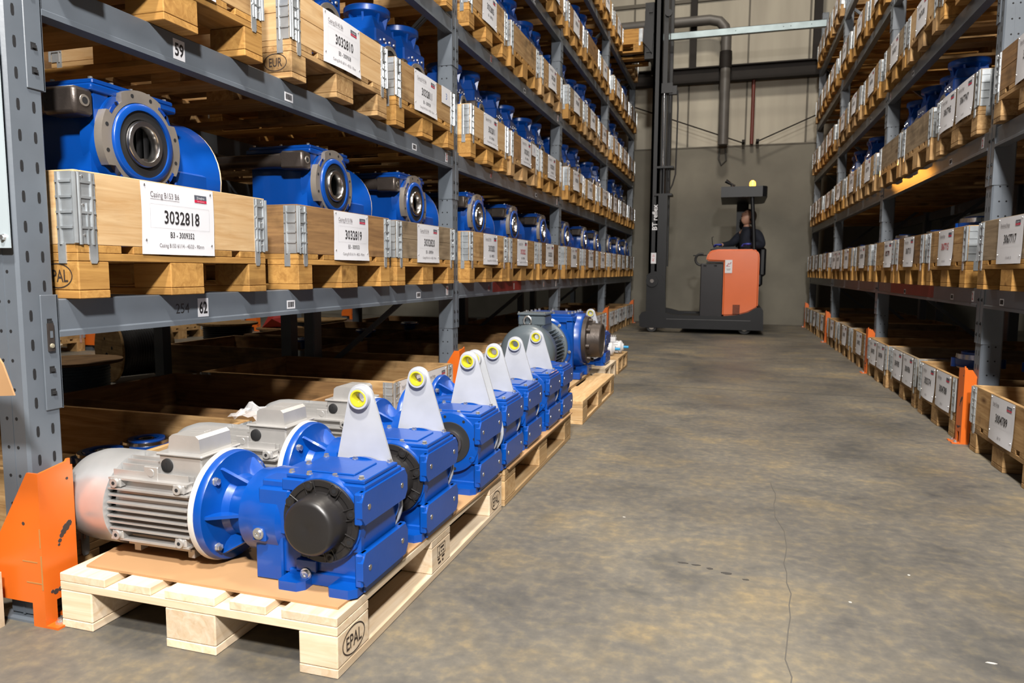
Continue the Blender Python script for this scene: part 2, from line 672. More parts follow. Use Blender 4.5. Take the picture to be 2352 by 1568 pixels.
b.box(-1.64, 1.20, 11.5, 11.56, 4.44, 4.445)
b.mat(HOLE)
for x in (-.05, 1.0, .62, .72):
    b.lathe([(0, .006), (.002, .006)], 'y', (x, 11.498, 4.49), 8)
tag(b.build('rack_tie_bar', smooth=0), 'bright galvanised tie beam spanning the aisle between the two racks', 'beam')

# ------------------------------------------------------------------ rack
LEVELS = [.835, 1.655, 2.475, 3.295, 4.155]
SHELF = ['floor row', 'first shelf', 'second shelf', 'third shelf', 'fourth shelf', 'fifth shelf']
PL = [1.395, 4.31, 7.235, 10.10, 12.87]     # post centres, left rack
PR = [1.40, 4.32, 7.12, 10.12, 12.83]


def post_mesh():
    b = MB(STEEL)
    b.box(-.098, 0, -.05, .05, .006, 5.05, .007)
    b.box(-.052, -.046, -.0515, .0515, .01, 5.04)
    b.mat(HOLE)  # slots and round holes are dark decals with their shade painted in
    z = .12
    while z < 5:
        for y in (-.021, .021):
            b.prism([(y - .0025, z - .014), (y + .0025, z - .014), (y + .0042, z - .008), (y + .0042, z + .008), (y + .0025, z + .014), (y - .0025, z + .014), (y - .0042, z + .008), (y - .0042, z - .008)], 'x', -.0002, .0006)
        for s_ in (-1, 1):
            for x in (-.034, -.066):
                b.lathe([(0, .0045), (.0012, .0045)], 'y', (x, s_ * .05 - .0006, z + .037), 8)
        z += .075
    return b.mesh('front_post', smooth=30)


def rear_mesh():
    b = MB(STEEL)
    b.box(-1.10, -1.02, -.05, .05, .006, 5.05, .006)
    return b.mesh('rear_post', smooth=30)


def brace_mesh(z0, z1):
    b = MB(STEEL)
    d = Vector((.93, 0, z1 - z0)).normalized()
    n = Vector((-d.z, 0, d.x)) * .016
    P = [Vector((-1.03, 0, z0)), Vector((-.09, 0, z1))]
    q = [P[0] - n, P[0] + n, P[1] + n, P[1] - n]
    b.prism([(v.x, v.z) for v in q], 'y', -.013, .013)
    b.prism([(v.x + n.x * .7, v.z + n.z * .7) for v in q[:1] + q[3:]] + [(q[3].x + n.x * .95, q[3].z + n.z * .95), (q[0].x + n.x * .95, q[0].z + n.z * .95)], 'y', -.015, .015)
    return b.mesh('brace', smooth=0)


PM, RM = post_mesh(), rear_mesh()
BRM = [brace_mesh(.18, .95), brace_mesh(1.75, .95), brace_mesh(1.80, 2.6), brace_mesh(3.4, 2.65), brace_mesh(3.45, 4.2)]
fb = MB(STEEL)
fb.box(-.13, .02, -.07, .07, 0, .006)
fb.mat(BOLT).lathe([(.006, .009), (.02, .009), (.02, 0)], 'z', (-.115, .058, 0), 6)
FTM = fb.mesh('foot_plate', smooth=0)


def upright(side, y, i):
    nm = 'left' if side > 0 else 'right'
    t = thing('rack_upright', 'grey perforated steel rack upright frame, %s from the front in the %s rack' % (ORD[i], nm), 'rack frame',
              (XL if side > 0 else XR, y, 0), 0 if side > 0 else PI, 'upright frames of the %s rack' % nm)
    put('front_post', PM, t)
    put('rear_post', RM, t)
    put('foot_plate', FTM, t)
    for m in BRM:
        put('brace', m, t)


for i, y in enumerate(PL):
    upright(1, y, i)
for i, y in enumerate(PR):
    upright(-1, y, i)


def conn_mesh(sgn):
    # sgn: +1 connector at the low-y end of a beam (local y measured from post side face)
    b = MB(STEEL)
    b.box(0, .004, min(-sgn * .046, sgn * .004), max(-sgn * .046, sgn * .004), -.29, .012, .0015)
    b.box(-.09, .004, min(0, sgn * .004), max(0, sgn * .004), -.29, .012)
    b.mat(HOLE)
    for z in (-.245, -.185, -.06):
        y = -sgn * .024
        b.box(.0036, .0046, y - .007, y + .007, z - .008, z + .010)
        b.mat(STEELD)
        b.box(.004, .009, y - .004, y + .006, z - .004, z + .004)
        b.mat(HOLE)
    return b.mesh('connector', smooth=0)


CONN = {1: conn_mesh(1), -1: conn_mesh(-1)}


def lock_mesh():
    b = MB(DARKM)
    b.box(.0045, .010, -.033, -.017, -.135, -.062)
    b.mat(STEEL).box(.0102, .0108, -.029, -.021, -.1, -.082)
    b.mat(plain('pin_brass', (.42, .38, .28), .5, .3))
    b.lathe([(.010, .0065), (.013, .0055), (.014, 0)], 'x', (0, -.025, -.121), 12)
    return b.mesh('safety_lock', smooth=0)


LOCK = lock_mesh()


def num_label(parent, y, z, st, h, wd, col=INK, bg=PAPER, flip=1):
    b = MB(bg)
    b.box(.0, .0008, y - wd / 2, y + wd / 2, z - h / 2, z + h / 2)
    b.mat(col)
    b.text(st, h * .62, (.0012, y, z - h * .31), (0, 1, 0), (0, 0, 1), xs=.72, bold=.025)
    return b.build('number_label', parent, smooth=0)


def barcode(parent, y, z, w_=.05, h=.03):
    b = MB(PAPER)
    b.box(.0, .0008, y - w_ / 2, y + w_ / 2, z - h / 2, z + h / 2)
    b.mat(INK)
    x = y - w_ * .38
    rr = random.Random(int(y * 1000))
    while x < y + w_ * .36:
        ww = rr.choice((.0008, .0012, .002))
        b.box(.0008, .0012, x, x + ww, z - h * .3, z + h * .33)
        x += ww + rr.choice((.0008, .0014))
    return b.build('barcode_label', parent, smooth=0)


def beam_mesh(L):
    b = MB(STEEL)
    b.prism([(-.045, -.100), (.006, -.100), (.006, -.084), (.001, -.080), (.001, -.003), (-.003, 0), (-.045, 0)][::-1], 'y', 0, L)
    return None


def beams(side, posts, lv, bay, labels=()):
    nm = 'left' if side > 0 else 'right'
    y0, y1 = posts[bay] + .05, posts[bay + 1] - .05
    z = LEVELS[lv]
    L = y1 - y0
    # local frame: aisle face at +x; right rack is turned by pi, so local y runs backwards
    if side > 0:
        org = (XL, y0, z)
    else:
        org = (XR, y1, z)
    t = thing('rack_crossbar', 'grey steel front beam under the %s, %s bay from the front, %s rack' % (SHELF[lv + 1], ORD[bay], nm), 'rack beam',
              org, 0 if side > 0 else PI, 'front beams of the %s rack' % nm)
    b = MB(STEEL)
    prof = [(-.045, -.100), (.006, -.100), (.006, -.086), (.0, -.082), (.0, -.003), (-.003, 0), (-.045, 0)]
    n = len(prof)
    vs = [(x, .004, zz) for x, zz in prof] + [(x, L - .004, zz) for x, zz in prof]
    b.add(vs, [tuple(range(n)), tuple(range(n, 2 * n))] + [(i, (i + 1) % n, n + (i + 1) % n, n + i) for i in range(n)])
    b.build('beam_body', t, smooth=0)
    put('connector', CONN[1], t)
    put('connector', CONN[-1], t, loc=(0, L, 0))
    if side > 0 and bay == 0 and lv == 0:
        put('safety_lock', LOCK, t)
    for kind, y, st in labels:
        yl = (y - y0) if side > 0 else (y1 - y)
        if kind == 'n':
            num_label(t, yl, -.048, st, .062, .05)
        elif kind == 'r':
            num_label(t, yl, -.045, st, .058, .036, INKR)
        elif kind == 's':
            num_label(t, yl, -.045, st, .05, .034, INKR, plain('label_aged', (.42, .36, .33), .7))
        elif kind == 'b':
            barcode(t, yl, -.060, .055, .034)
        elif kind == 'p':
            bb = MB(plain('red_beam_paint', (.30, .025, .02), .45, 0, .2, 5))
            bb.box(.0, .0006, yl - st, yl + st, -.080, -.003)
            bb.build('red_patch', t, 'red painted patch', smooth=0)
        elif kind == 'h':
            bb = MB(INK)
            bb.text('254', .032, (.0006, yl, -.062), (0, 1, 0), (0, 0, 1), xs=.9)
            bb.build('handwritten_mark', t, smooth=0)
    # rear beam, plain
    xb = (XL - 1.10) if side > 0 else (XR + 1.10)
    b = MB(STEEL)
    b.box(0, .045, 0, L, -.1, 0)
    r = b.build('rack_crossbar', smooth=0)
    r.location = (xb, y0, z) if side > 0 else (xb - .045, y0, z)
    tag(r, 'grey steel rear beam under the %s, %s bay from the front, %s rack' % (SHELF[lv + 1], ORD[bay], nm), 'rack beam', 'rear beams of the %s rack' % nm)


BL = {(0, 0): [('n', 1.995, '62'), ('h', 1.90, ''), ('b', 2.50, ''), ('b', 3.74, ''), ('r', 4.17, '7')],
      (1, 0): [('n', 1.93, '59'), ('b', 2.52, ''), ('b', 3.70, ''), ('r', 4.17, '5')],
      (0, 1): [('s', 4.98, '48'), ('p', 5.45, .38), ('s', 5.62, '1'), ('s', 6.6, '4'), ('r', 7.1, '1')],
      (1, 1): [('s', 5.02, '58'), ('b', 6.3, ''), ('r', 7.1, '5')],
      (2, 1): [('s', 5.02, '22'), ('b', 5.9, ''), ('r', 7.1, '8')], (3, 1): [('b', 6.2, ''), ],
      (0, 2): [('s', 7.8, '1'), ('s', 8.7, '2')]}
BR = {(0, 0): [('b', 4.02, ''), ], (0, 1): [('r', 4.46, '2'), ('b', 4.84, ''), ('p', 5.9, .65), ('b', 6.05, ''), ('s', 6.8, '6')],
      (1, 1): [('r', 4.47, '2'), ('b', 5.05, '')], (2, 1): [('b', 6.2, ''), ('r', 7.0, '4')], (2, 2): [('b', 7.9, '')]}
for lv in range(5):
    for bay in range(4):
        if lv <= bay + 2 and not (lv >= 3 and bay == 0):
            beams(1, PL, lv, bay, BL.get((lv, bay), ()))
            if not (lv >= 2 and bay == 0):
                beams(-1, PR, lv, bay, BR.get((lv, bay), ()))


# orange post guards
def guard_mesh():
    b = MB(ORANGE)
    h0, h1 = .062, .415
    t = .006
    X = .052
    # C shaped: front face + two wings, front towards +x
    b.prism([(-.072, h0), (.016, h0), (.016, h1 + .006), (.008, h1 + .006), (.004, h1), (-.072, h1 - .012)], 'x', X, X + t)
    for y0, y1 in ((-.078, -.072), (.016, .022)):
        b.prism([(X + t, h0), (X + t, h1 - .012), (X - .03, h1 - .012), (X - .20, .13), (X - .20, h0)], 'y', y0, y1)
        ya, yb = (-.078, -.044) if y0 < 0 else (-.012, .022)
        b.box(X, X + t, ya, yb, .006, h0)
        b.box(X - .035, X, y0, y1, .006, h0)
        b.box(X - .035, X + .045, ya, yb, 0, .006)
    b.mat(RUSTMARK)
    q = X + t
    b.lathe([(q - .0002, .004), (q + .0006, .004)], 'x', (0, .004, .37), 8)
    for (y, z, r) in ((-.02, .225, .007), (-.014, .233, .009), (-.006, .242, .011), (.003, .250, .009), (-.026, .213, .006), (-.029, .203, .004),
                      (-.055, .088, .005), (-.045, .084, .008), (-.032, .086, .007), (-.018, .09, .008), (-.004, .094, .005), (.01, .097, .003)):
        b.lathe([(q, r), (q + .0005, r * .9)], 'x', (0, y, z), 7)
    b.lathe([(-.0785, .005), (-.0777, .005)], 'y', (X - .05, 0, .27), 8)
    b.mat(plain('guard_scratch', (.50, .24, .07), .6))
    for (x0, z0, dx, dz) in ((X - .06, .17, .05, .003), (X - .05, .115, .05, .003), (X + .001, .10, .004, .09), (X + .001, .21, .003, .05)):
        b.box(x0, x0 + dx, -.0788, -.0778, z0, z0 + dz)
    return b.mesh('guard', smooth=25)


GM = guard_mesh()
nb = MB(BOLT)
nb.lathe([(.006, .011), (.012, .011), (.012, .006), (.02, .006), (.02, 0)], 'z', (.078, -.055, 0), 6)
NBM = nb.mesh('anchor_bolt', smooth=0)


def guard(side, y, i):
    nm = 'left' if side > 0 else 'right'
    t = thing('post_guard', 'orange steel post guard bolted to the floor, %s from the front along the %s rack' % (ORD[i], nm), 'post guard',
              (XL if side > 0 else XR, y, 0), 0 if side > 0 else PI, 'orange guards of the %s rack' % nm)
    put('guard_shell', GM, t)
    put('anchor_bolt', NBM, t)
    put('anchor_bolt', NBM, t, loc=(0, .060, 0))


for i, y in enumerate(PL):
    guard(1, y, i)
for i, y in enumerate(PR[1:]):
    guard(-1, y, i)

# ------------------------------------------------------------------ pallets (long axis = local x)
_PM = {}
YB = [(-.4, -.255), (-.214, -.114), (-.0725, .0725), (.114, .214), (.255, .4)]
XS = [(-.6, -.455), (-.0725, .0725), (.455, .6)]
YK = [(-.4, -.3), (-.0725, .0725), (.3, .4)]


def stamp(b, st, cy, cz, x, side='x', rx=.052, rz=.034):
    """oval burnt brand on a face; side 'x' -> +x face, 'y-' -> low y face, 'y+'"""
    n = 28
    if side == 'x':
        f = lambda u, v: (x + .0006, cy + u, cz + v)
        U = (0, 1, 0)
    elif side == 'y-':
        f = lambda u, v: (cy + u, x - .0006, cz + v)
        U = (1, 0, 0)
    else:
        f = lambda u, v: (cy - u, x + .0006, cz + v)
        U = (-1, 0, 0)
    b.mat(BURN)
    vs, fs = [], []
    for i in range(n):
        a = 2 * PI * i / n
        vs += [f(rx * math.cos(a), rz * math.sin(a)), f((rx - .0035) * math.cos(a), (rz - .0035) * math.sin(a))]
    for i in range(n):
        j = (i + 1) % n
        fs.append((2 * i, 2 * j, 2 * j + 1, 2 * i + 1))
    b.add(vs, fs)
    b.text(st, rz * .95, f(0, -rz * .47), U, (0, 0, 1), xs=.72, bold=.015)


def pm(key, fn):
    if key not in _PM:
        _PM[key] = fn()
    return _PM[key]


def bx(mat, name, a, b_, c, ch=.002):
    b = MB(mat)
    b.box(-a / 2, a / 2, -b_ / 2, b_ / 2, -c / 2, c / 2, ch)
    return b.mesh(name, smooth=0)


def pallet(loc, rz, tone, label, group, detail=1, marks=None):
    if detail == 0:
        def f():
            b = MB(W(tone, 'x'))
            for y0, y1 in YB:
                b.box(-.6, .6, y0, y1, .122, .144)
            for y0, y1 in YK:
                b.box(-.6, .6, y0, y1, 0, .022)
            b.mat(W(tone, 'y'))
            for x0, x1 in XS:
                b.box(x0, x1, -.4, .4, .100, .122)
            b.mat(W(tone, 'z'))
            for x0, x1 in XS:
                for y0, y1 in YK:
                    b.box(x0, x1, y0, y1, .022, .100)
            return b.mesh('pallet', smooth=0)
        o = put('pallet', pm(('p0', tone), f), None, None, loc, (0, 0, rz))
        return tag(o, label, 'pallet', group)
    t = thing('pallet', label, 'pallet', loc, rz, group)
    for y0, y1 in YB:
        put('deck_board', pm(('d', tone, round(y1 - y0, 3)), lambda: bx(W(tone, 'x'), 'deck_board', 1.2, y1 - y0, .022)), t, loc=(0, (y0 + y1) / 2, .133))
    for x0, x1 in XS:
        put('stringer_board', pm(('s', tone), lambda: bx(W(tone, 'y'), 'stringer_board', .145, .8, .022)), t, loc=((x0 + x1) / 2, 0, .111))
    for xi, (x0, x1) in enumerate(XS):
        for yi, (y0, y1) in enumerate(YK):
            mk = (marks or {}).get((xi, yi))
            ax = 'x' if (xi + yi) % 2 else 'y'
            if mk:
                st, sd = mk
                b = MB(W(tone, ax))
                hx, hy = (x1 - x0) / 2, (y1 - y0) / 2
                b.box(-hx, hx, -hy, hy, -.039, .039, .003)
                if st == '#':
                    b.mat(BURN)
                    sg = -1 if sd == 'y-' else 1
                    yy = sg * (hy + .0006)
                    for (u0, u1, v0, v1) in ((-.03, .03, .028, .030), (-.03, .03, -.004, -.002), (-.03, -.028, -.004, .03), (.028, .03, -.004, .03), (-.012, -.010, -.004, .03),
                                             (-.02, -.016, .002, .012), (-.005, .02, .016, .022), (-.002, .004, .004, .010), (.01, .02, .004, .009),
                                             (-.028, -.012, -.014, -.008), (.004, .024, -.014, -.008), (-.024, -.004, -.026, -.02), (.006, .016, -.026, -.02)):
                        b.box(u0, u1, min(yy, yy - sg * .001), max(yy, yy - sg * .001), v0, v1)
                else:
                    stamp(b, st, 0, 0, hx if sd == 'x' else (-hy if sd == 'y-' else hy), sd)
                me = b.mesh('block', smooth=0)
            else:
                me = pm(('b', tone, round(y1 - y0, 3), ax), lambda: bx(W(tone, ax), 'block', .145, y1 - y0, .078, .003))
            put('block', me, t, loc=((x0 + x1) / 2, (y0 + y1) / 2, .061))
    for y0, y1 in YK:
        put('bottom_board', pm(('bb', tone, round(y1 - y0, 3)), lambda: bx(W(tone, 'x'), 'bottom_board', 1.2, y1 - y0, .022)), t, loc=(0, (y0 + y1) / 2, .011))
    return t


# ------------------------------------------------------------------ collar crates
CH = .195


def hinge_mesh(sy, det):
    """corner hardware at (+x, sy*y); wraps the +x face and the side face"""
    b = MB(GALV)
    w_ = .062
    tb = .05
    # plate on +x face
    y1 = sy * .4
    def plate_x(x):
        ya, yb = y1 - sy * w_, y1 - sy * .007
        b.box(x, x + .0025, min(ya, yb), max(ya, yb), .002, CH - .004)
        yc, yd = ya, ya + sy * .026
        b.box(x, x + .0035, min(yc, yd), max(yc, yd), -tb + .01, .004)
        b.prism([(yc, -tb + .01), (yd, -tb + .01), (yd - sy * .005, -tb), (yc + sy * .005, -tb)], 'x', x, x + .0035)
        for z in (.045, .085, .125, .165):
            b.box(x, x + .006, min(ya, yb) + .004, max(ya, yb) - .002, z - .003, z + .003)
        if det:
            b.box(x, x + .0055, min(yd, yd + sy * .004), max(yd, yd + sy * .004), .0, .11)
            b.mat(BOLT)
            for z in (.025, .065, .105, .145, .18):
                b.lathe([(x + .002, .0035), (x + .005, .0025), (x + .0055, 0)], 'x', (0, ya + sy * (.012 if z in (.065, .145) else .04), z), 8)
            b.mat(GALV)
    plate_x(.6)
    for f_ in (.18, .80):  # round ribs added so highlights run as vertical streaks
        b.cyl((.6015, y1 - sy * w_ * f_, .0), (.6015, y1 - sy * w_ * f_, CH - .006), .0055, 10)
    b.cyl((.6 - w_ * .80, sy * .4015, .0), (.6 - w_ * .80, sy * .4015, CH - .006), .0055, 10)
    xa, xb = .6 - w_, .6 - .007
    ys = (.4, .4025) if sy > 0 else (-.4025, -.4)
    b.box(xa, xb, ys[0], ys[1], .002, CH - .004)
    ys2 = (.4, .4035) if sy > 0 else (-.4035, -.4)
    b.box(xa, xa + .026, ys2[0], ys2[1], -tb, .004)
    for z in (.045, .085, .125, .165):
        b.box(xa + .002, xb, (.4 if sy > 0 else -.406), (.406 if sy > 0 else -.4), z - .003, z + .003)
    b.cyl((.602, sy * .402, .004), (.602, sy * .402, CH - .006), .006, 8)
    return b.mesh('corner_hinge', smooth=40)


HM = {(s_, d): hinge_mesh(s_, d) for s_ in (1, -1) for d in (0, 1)}


def sheet_mesh(title, num, sub='', foot='', col=INK, det=2, w_=.305, h=.212, seed=0, curl=1.):
    rr = random.Random(seed)
    A = .006 * curl * rr.uniform(.4, 1.3)
    ph = rr.uniform(-.5, .8)

    def fn(p):
        s = p[1] / w_ + .5
        t = -p[2] / h
        return (p[0] + .0015 + A * (math.sin(PI * s) * (.4 + t) + .9 * max(0, t - .72) * 4 * (s + ph * .3)) * (1 if t > -.1 else 0), p[1] + .002 * math.sin(5 * t + ph), p[2] + .0)
    b = MB(PAPER)
    nx, nz = (12, 10) if det > 1 else (6, 5)
    vs = [fn((0, -w_ / 2 + w_ * i / nx, -h * j / nz)) for j in range(nz + 1) for i in range(nx + 1)]
    fs = [(j * (nx + 1) + i, j * (nx + 1) + i + 1, (j + 1) * (nx + 1) + i + 1, (j + 1) * (nx + 1) + i) for j in range(nz) for i in range(nx)]
    b.add(vs, fs)
    g = lambda p: fn((p[0] + .0012, p[1], p[2]))
    U, V = (0, 1, 0), (0, 0, 1)
    b.mat(INKG)
    b.text(title, .0165, (0, -w_ * .39, -h * .20), U, V, g, 'l', xs=.78)
    tw = text_tris(title)[2] * .0165 / .7 * .78

    def strip(y0, y1, z0, z1, off=.0012, n=6):
        q = lambda y, z: fn((off, y, z))
        for i in range(n):
            a, c = y0 + (y1 - y0) * i / n, y0 + (y1 - y0) * (i + 1) / n
            b.add([q(a, z0), q(c, z0), q(c, z1), q(a, z1)], [(0, 1, 2, 3)])
    strip(-w_ * .39, -w_ * .39 + tw, -h * .225 - .001, -h * .225)
    b.mat(col)
    b.text(num, .039, (0, w_ * .02, -h * .555), U, V, g, 'c', xs=.78, bold=.012)
    b.mat(LOGOG)
    strip(w_ * .21, w_ * .39, -h * .165, -h * .095, n=3)
    b.mat(LOGOR)
    strip(w_ * .21, w_ * .39, -h * .205, -h * .165, n=3)
    if det > 1:
        b.mat(PAPER)
        b.text('JJ Loughran', .0075, (.0006, w_ * .30, -h * .15), U, V, g, 'c', xs=.7)
        b.text('Power Transmission', .003, (.0006, w_ * .30, -h * .192), U, V, g, 'c', xs=.9)
        b.mat(plain('faint_rule', (.62, .62, .66), .7))
        for z in (-h * .29, -h * .62):
            strip(-w_ * .40, w_ * .42, z - .0006, z, n=8)
        strip(-w_ * .40, -w_ * .398, -h * .62, -h * .29, n=1)
        strip(w_ * .418, w_ * .42, -h * .62, -h * .29, n=1)
    if sub and det > 0:
        b.mat(INK)
        b.text(sub, .0175, (0, w_ * .02, -h * .755), U, V, g, 'c', xs=.76, bold=.008)
    if foot and det > 0:
        b.mat(INKG)
        b.text(foot, .0115, (0, w_ * .02, -h * .895), U, V, g, 'c', xs=.82)
    b.mat(BOLT)
    for (y, z) in ((-.455, -.045), (.45, -.06), (-.455, -.80), (.45, -.84)):
        p = fn((0, y * w_, z * h))
        b.lathe([(p[0], .0035), (p[0] + .003, .0028), (p[0] + .0032, 0)], 'x', (0, p[1], p[2]), 8)
    return b.mesh('label_sheet', smooth=60)


def boards(tone, split):
    def f():
        b = MB(W(tone, 'x'))
        if split:
            b.box(-.6, .6, -.0095, .0095, 0, CH * .52, .0015)
            b.box(-.6, .6, -.0095, .0095, CH * .525, CH, .0015)
        else:
            b.box(-.6, .6, -.0095, .0095, 0, CH, .0015)
        return b.mesh('side_board', smooth=0)

    def g():
        b = MB(W(tone, 'y'))
        if split:
            b.box(-.0095, .0095, -.381, .381, 0, CH * .52, .0015)
            b.box(-.0095, .0095, -.381, .381, CH * .525, CH, .0015)
        else:
            b.box(-.0095, .0095, -.381, .381, 0, CH, .0015)
        return b.mesh('end_board', smooth=0)
    return pm(('cs', tone, split), f), pm(('ce', tone, split), g)


def crate(loc, rz, tone, label, group, sheets=(), detail=1, split=0, note=None):
    """sheets: (y, mesh)"""
    long_, short = boards(tone, split)
    if detail == 0:
        def f():
            b = MB(W(tone, 'x'))
            b.box(-.6, .6, .381, .4, 0, CH)
            b.box(-.6, .6, -.4, -.381, 0, CH)
            b.mat(W(tone, 'y'))
            b.box(.581, .6, -.381, .381, 0, CH)
            b.box(-.6, -.581, -.381, .381, 0, CH)
            for s_ in (1, -1):
                me = HM[s_, 0]
                b.mat(GALV)
                b.add([tuple(v.co) for v in me.vertices], [tuple(p.vertices) for p in me.polygons])
            return b.mesh('crate_collar', smooth=0)
        t = put('crate_collar', pm(('c0', tone), f), None, None, loc, (0, 0, rz))
        tag(t, label, 'crate', group)
    else:
        t = thing('crate_collar', label, 'crate', loc, rz, group)
        put('side_board', long_, t, loc=(0, .3905, 0))
        put('side_board', long_, t, loc=(0, -.3905, 0))
        put('end_board', short, t, loc=(.5905, 0, 0))
        put('end_board', short, t, loc=(-.5905, 0, 0))
        for s_ in (1, -1):
            put('corner_hinge', HM[s_, 1], t)
            put('corner_hinge', HM[s_, 0], t, rot=(0, 0, PI))
    for y, me in sheets:
        put('label_sheet', me, t, loc=(.602, y, CH - .003))
    if note:
        b = MB(PAPER)
        y, st = note
        b.box(.603, .6036, y - .07, y + .07, CH - .095, CH + .002)
        b.mat(INKB)
        b.text(st, .035, (.6042, y, CH - .065), (0, 1, 0), (0, 0, 1))
        b.build('paper_note', t, 'small paper note with a blue 3', smooth=0)
    return t


# ------------------------------------------------------------------ heavy gear casing (first shelf); local frame = crate frame
def bolt_mesh(r=.007, h=.008):
    b = MB(BOLT)
    b.lathe([(0, r * 1.15), (h * .25, r * 1.15)], 'z', n=12)
    b.lathe([(h * .2, r), (h, r * .95), (h, 0)], 'z', n=6)
    return b.mesh('bolt', smooth=30)


BM = bolt_mesh()


def make_casing_a():
    t = thing('gear_casing', '-', 'gear casing')
    b = MB(BLUE)
    b.prism([(-.125, .0), (.19, 0), (.19, .36), (.17, .455), (-.125, .455)], 'x', .15, .425)
    # stepped top frame under the cover
    b.box(.13, .455, -.14, .20, .44, .462, .004)
    # bearing boss and stiffening pads around the bore
    b.lathe([(.40, .165), (.452, .155)], 'x', (0, .03, .315), 40)
    b.prism([(-.11, .30), (-.07, .40), (-.07, .45), (-.125, .45), (-.125, .30)], 'x', .40, .445)
    b.prism([(.16, .30), (.12, .42), (.17, .45), (.19, .40), (.19, .30)], 'x', .40, .44)
    b.box(.20, .44, -.14, -.118, .20, .215)
    b.build('housing', t, bevel=.004)
    b = MB(BLUE)
    b.box(.14, .45, -.13, .19, .462, .476, .003)
    c = b.build('cover_plate', t, smooth=0)
    for x in (.16, .295, .43):
        for y in (-.115, -.04, .035, .105, .175):
            if x != .295 or y in (-.115, .175):
                put('bolt', BM, c, loc=(x, y, .476))
    # machined ring flange, interrupted outline
    b = MB(BARE)
    outer = []
    for i in range(72):
        a = 2 * PI * i / 72
        k = (math.degrees(a) + 45) % 90
        R = .158 if 12 < k < 78 else .136
        outer.append((.03 + R * math.cos(a), .315 + R * math.sin(a)))
    n = 72
    inn = circ(.03, .315, .122, 72)
    vs = [(.472, *p) for p in outer] + [(.472, *p) for p in inn] + [(.445, *p) for p in outer] + [(.445, *p) for p in inn]
    fs = []
    for i in range(n):
        j = (i + 1) % n
        fs += [(i, j, n + j, n + i), (2 * n + i, 2 * n + j, j, i), (n + i, n + j, 3 * n + j, 3 * n + i)]
    b.add(vs, fs)
    b.mat(HOLE)
    for i in range(12):
        a = PI / 6 * i + PI / 12
        b.lathe([(.4715, .006), (.4728, .006)], 'x', (0, .03 + .142 * math.cos(a), .315 + .142 * math.sin(a)), 10)
    b.mat(BLUED)
    for a0 in (.9, 2.45, 4.1, 5.6):
        pts = [(.03 + r * math.cos(a0 + s_ * .16), .315 + r * math.sin(a0 + s_ * .16)) for r, s_ in ((.137, -1), (.146, -1), (.148, 0), (.146, 1), (.137, 1), (.138, 0))]
        b.prism(pts, 'x', .4715, .4728)
    b.build('ring_flange', t, smooth=50)
    b = MB(BLUE)
    b.lathe([(.44, .120), (.476, .120), (.480, .116), (.480, .100), (.44, .100)], 'x', (0, .03, .315), 48)
    b.build('bore_rim', t, smooth=50)
    b = MB(RUB)
    b.lathe([(.44, .101), (.474, .100), (.474, .074), (.462, .070), (.44, .070)], 'x', (0, .03, .315), 48)
    b.build('seal', t, smooth=50)
    b = MB(BAREB)
    b.lathe([(.44, .071), (.480, .070), (.484, .067), (.484, .054), (.478, .050), (.432, .050)], 'x', (0, .03, .315), 48)
    b.mat(HOLE).lathe([(.4535, .0505), (.4535, 0)], 'x', (0, .03, .315), 32)
    b.mat(DARKM).box(.45, .478, .022, .038, .262, .272)
    b.build('hub', t, smooth=50)
    # bell shaped input end with timber blank
    b = MB(BLUE)
    b.lathe([(.16, .11), (.20, .130), (.27, .175), (.34, .202), (.394, .212)], 'y', (.255, 0, .245), 40)
    b.box(.30, .455, .18, .34, .09, .26, .006)
    b.prism([(.40, .14), (.455, .14), (.455, .02), (.40, .02)], 'y', .19, .36)
    b.lathe([(.45, .016), (.464, .015)], 'x', (0, .26, .155), 16)
    b.mat(DARKM).lathe([(.4645, .009), (.465, .009)], 'x', (0, .27, .155), 12)
    b.mat(BLUE).box(.18, .36, .19, .33, 0, .10, .004)
    b.build('input_bell', t, bevel=0, smooth=35)
    b = MB(W('cream', 'z'))
    b.lathe([(.395, .209), (.405, .209)], 'y', (.255, 0, .245), 40)
    b.build('timber_blank', t)
    # rough steel bracket bar along the upper near edge
    b = MB(DARKM)
    b.lathe([(-.08, .030), (.30, .032), (.36, .036)], 'x', (0, -.165, .405), 16)
    b.box(.34, .455, -.20, -.13, .365, .442, .01)
    b.box(-.12, -.06, -.20, -.13, .37, .44, .01)
    b.mat(BARE).lathe([(.4555, .017), (.457, .016)], 'x', (0, -.165, .405), 16)
    b.mat(HOLE).lathe([(.457, .010), (.4575, .010)], 'x', (0, -.165, .405), 12)
    b.build('bracket_bar', t, 'bare dark steel bar with a holed lug', bevel=.003)
    return t


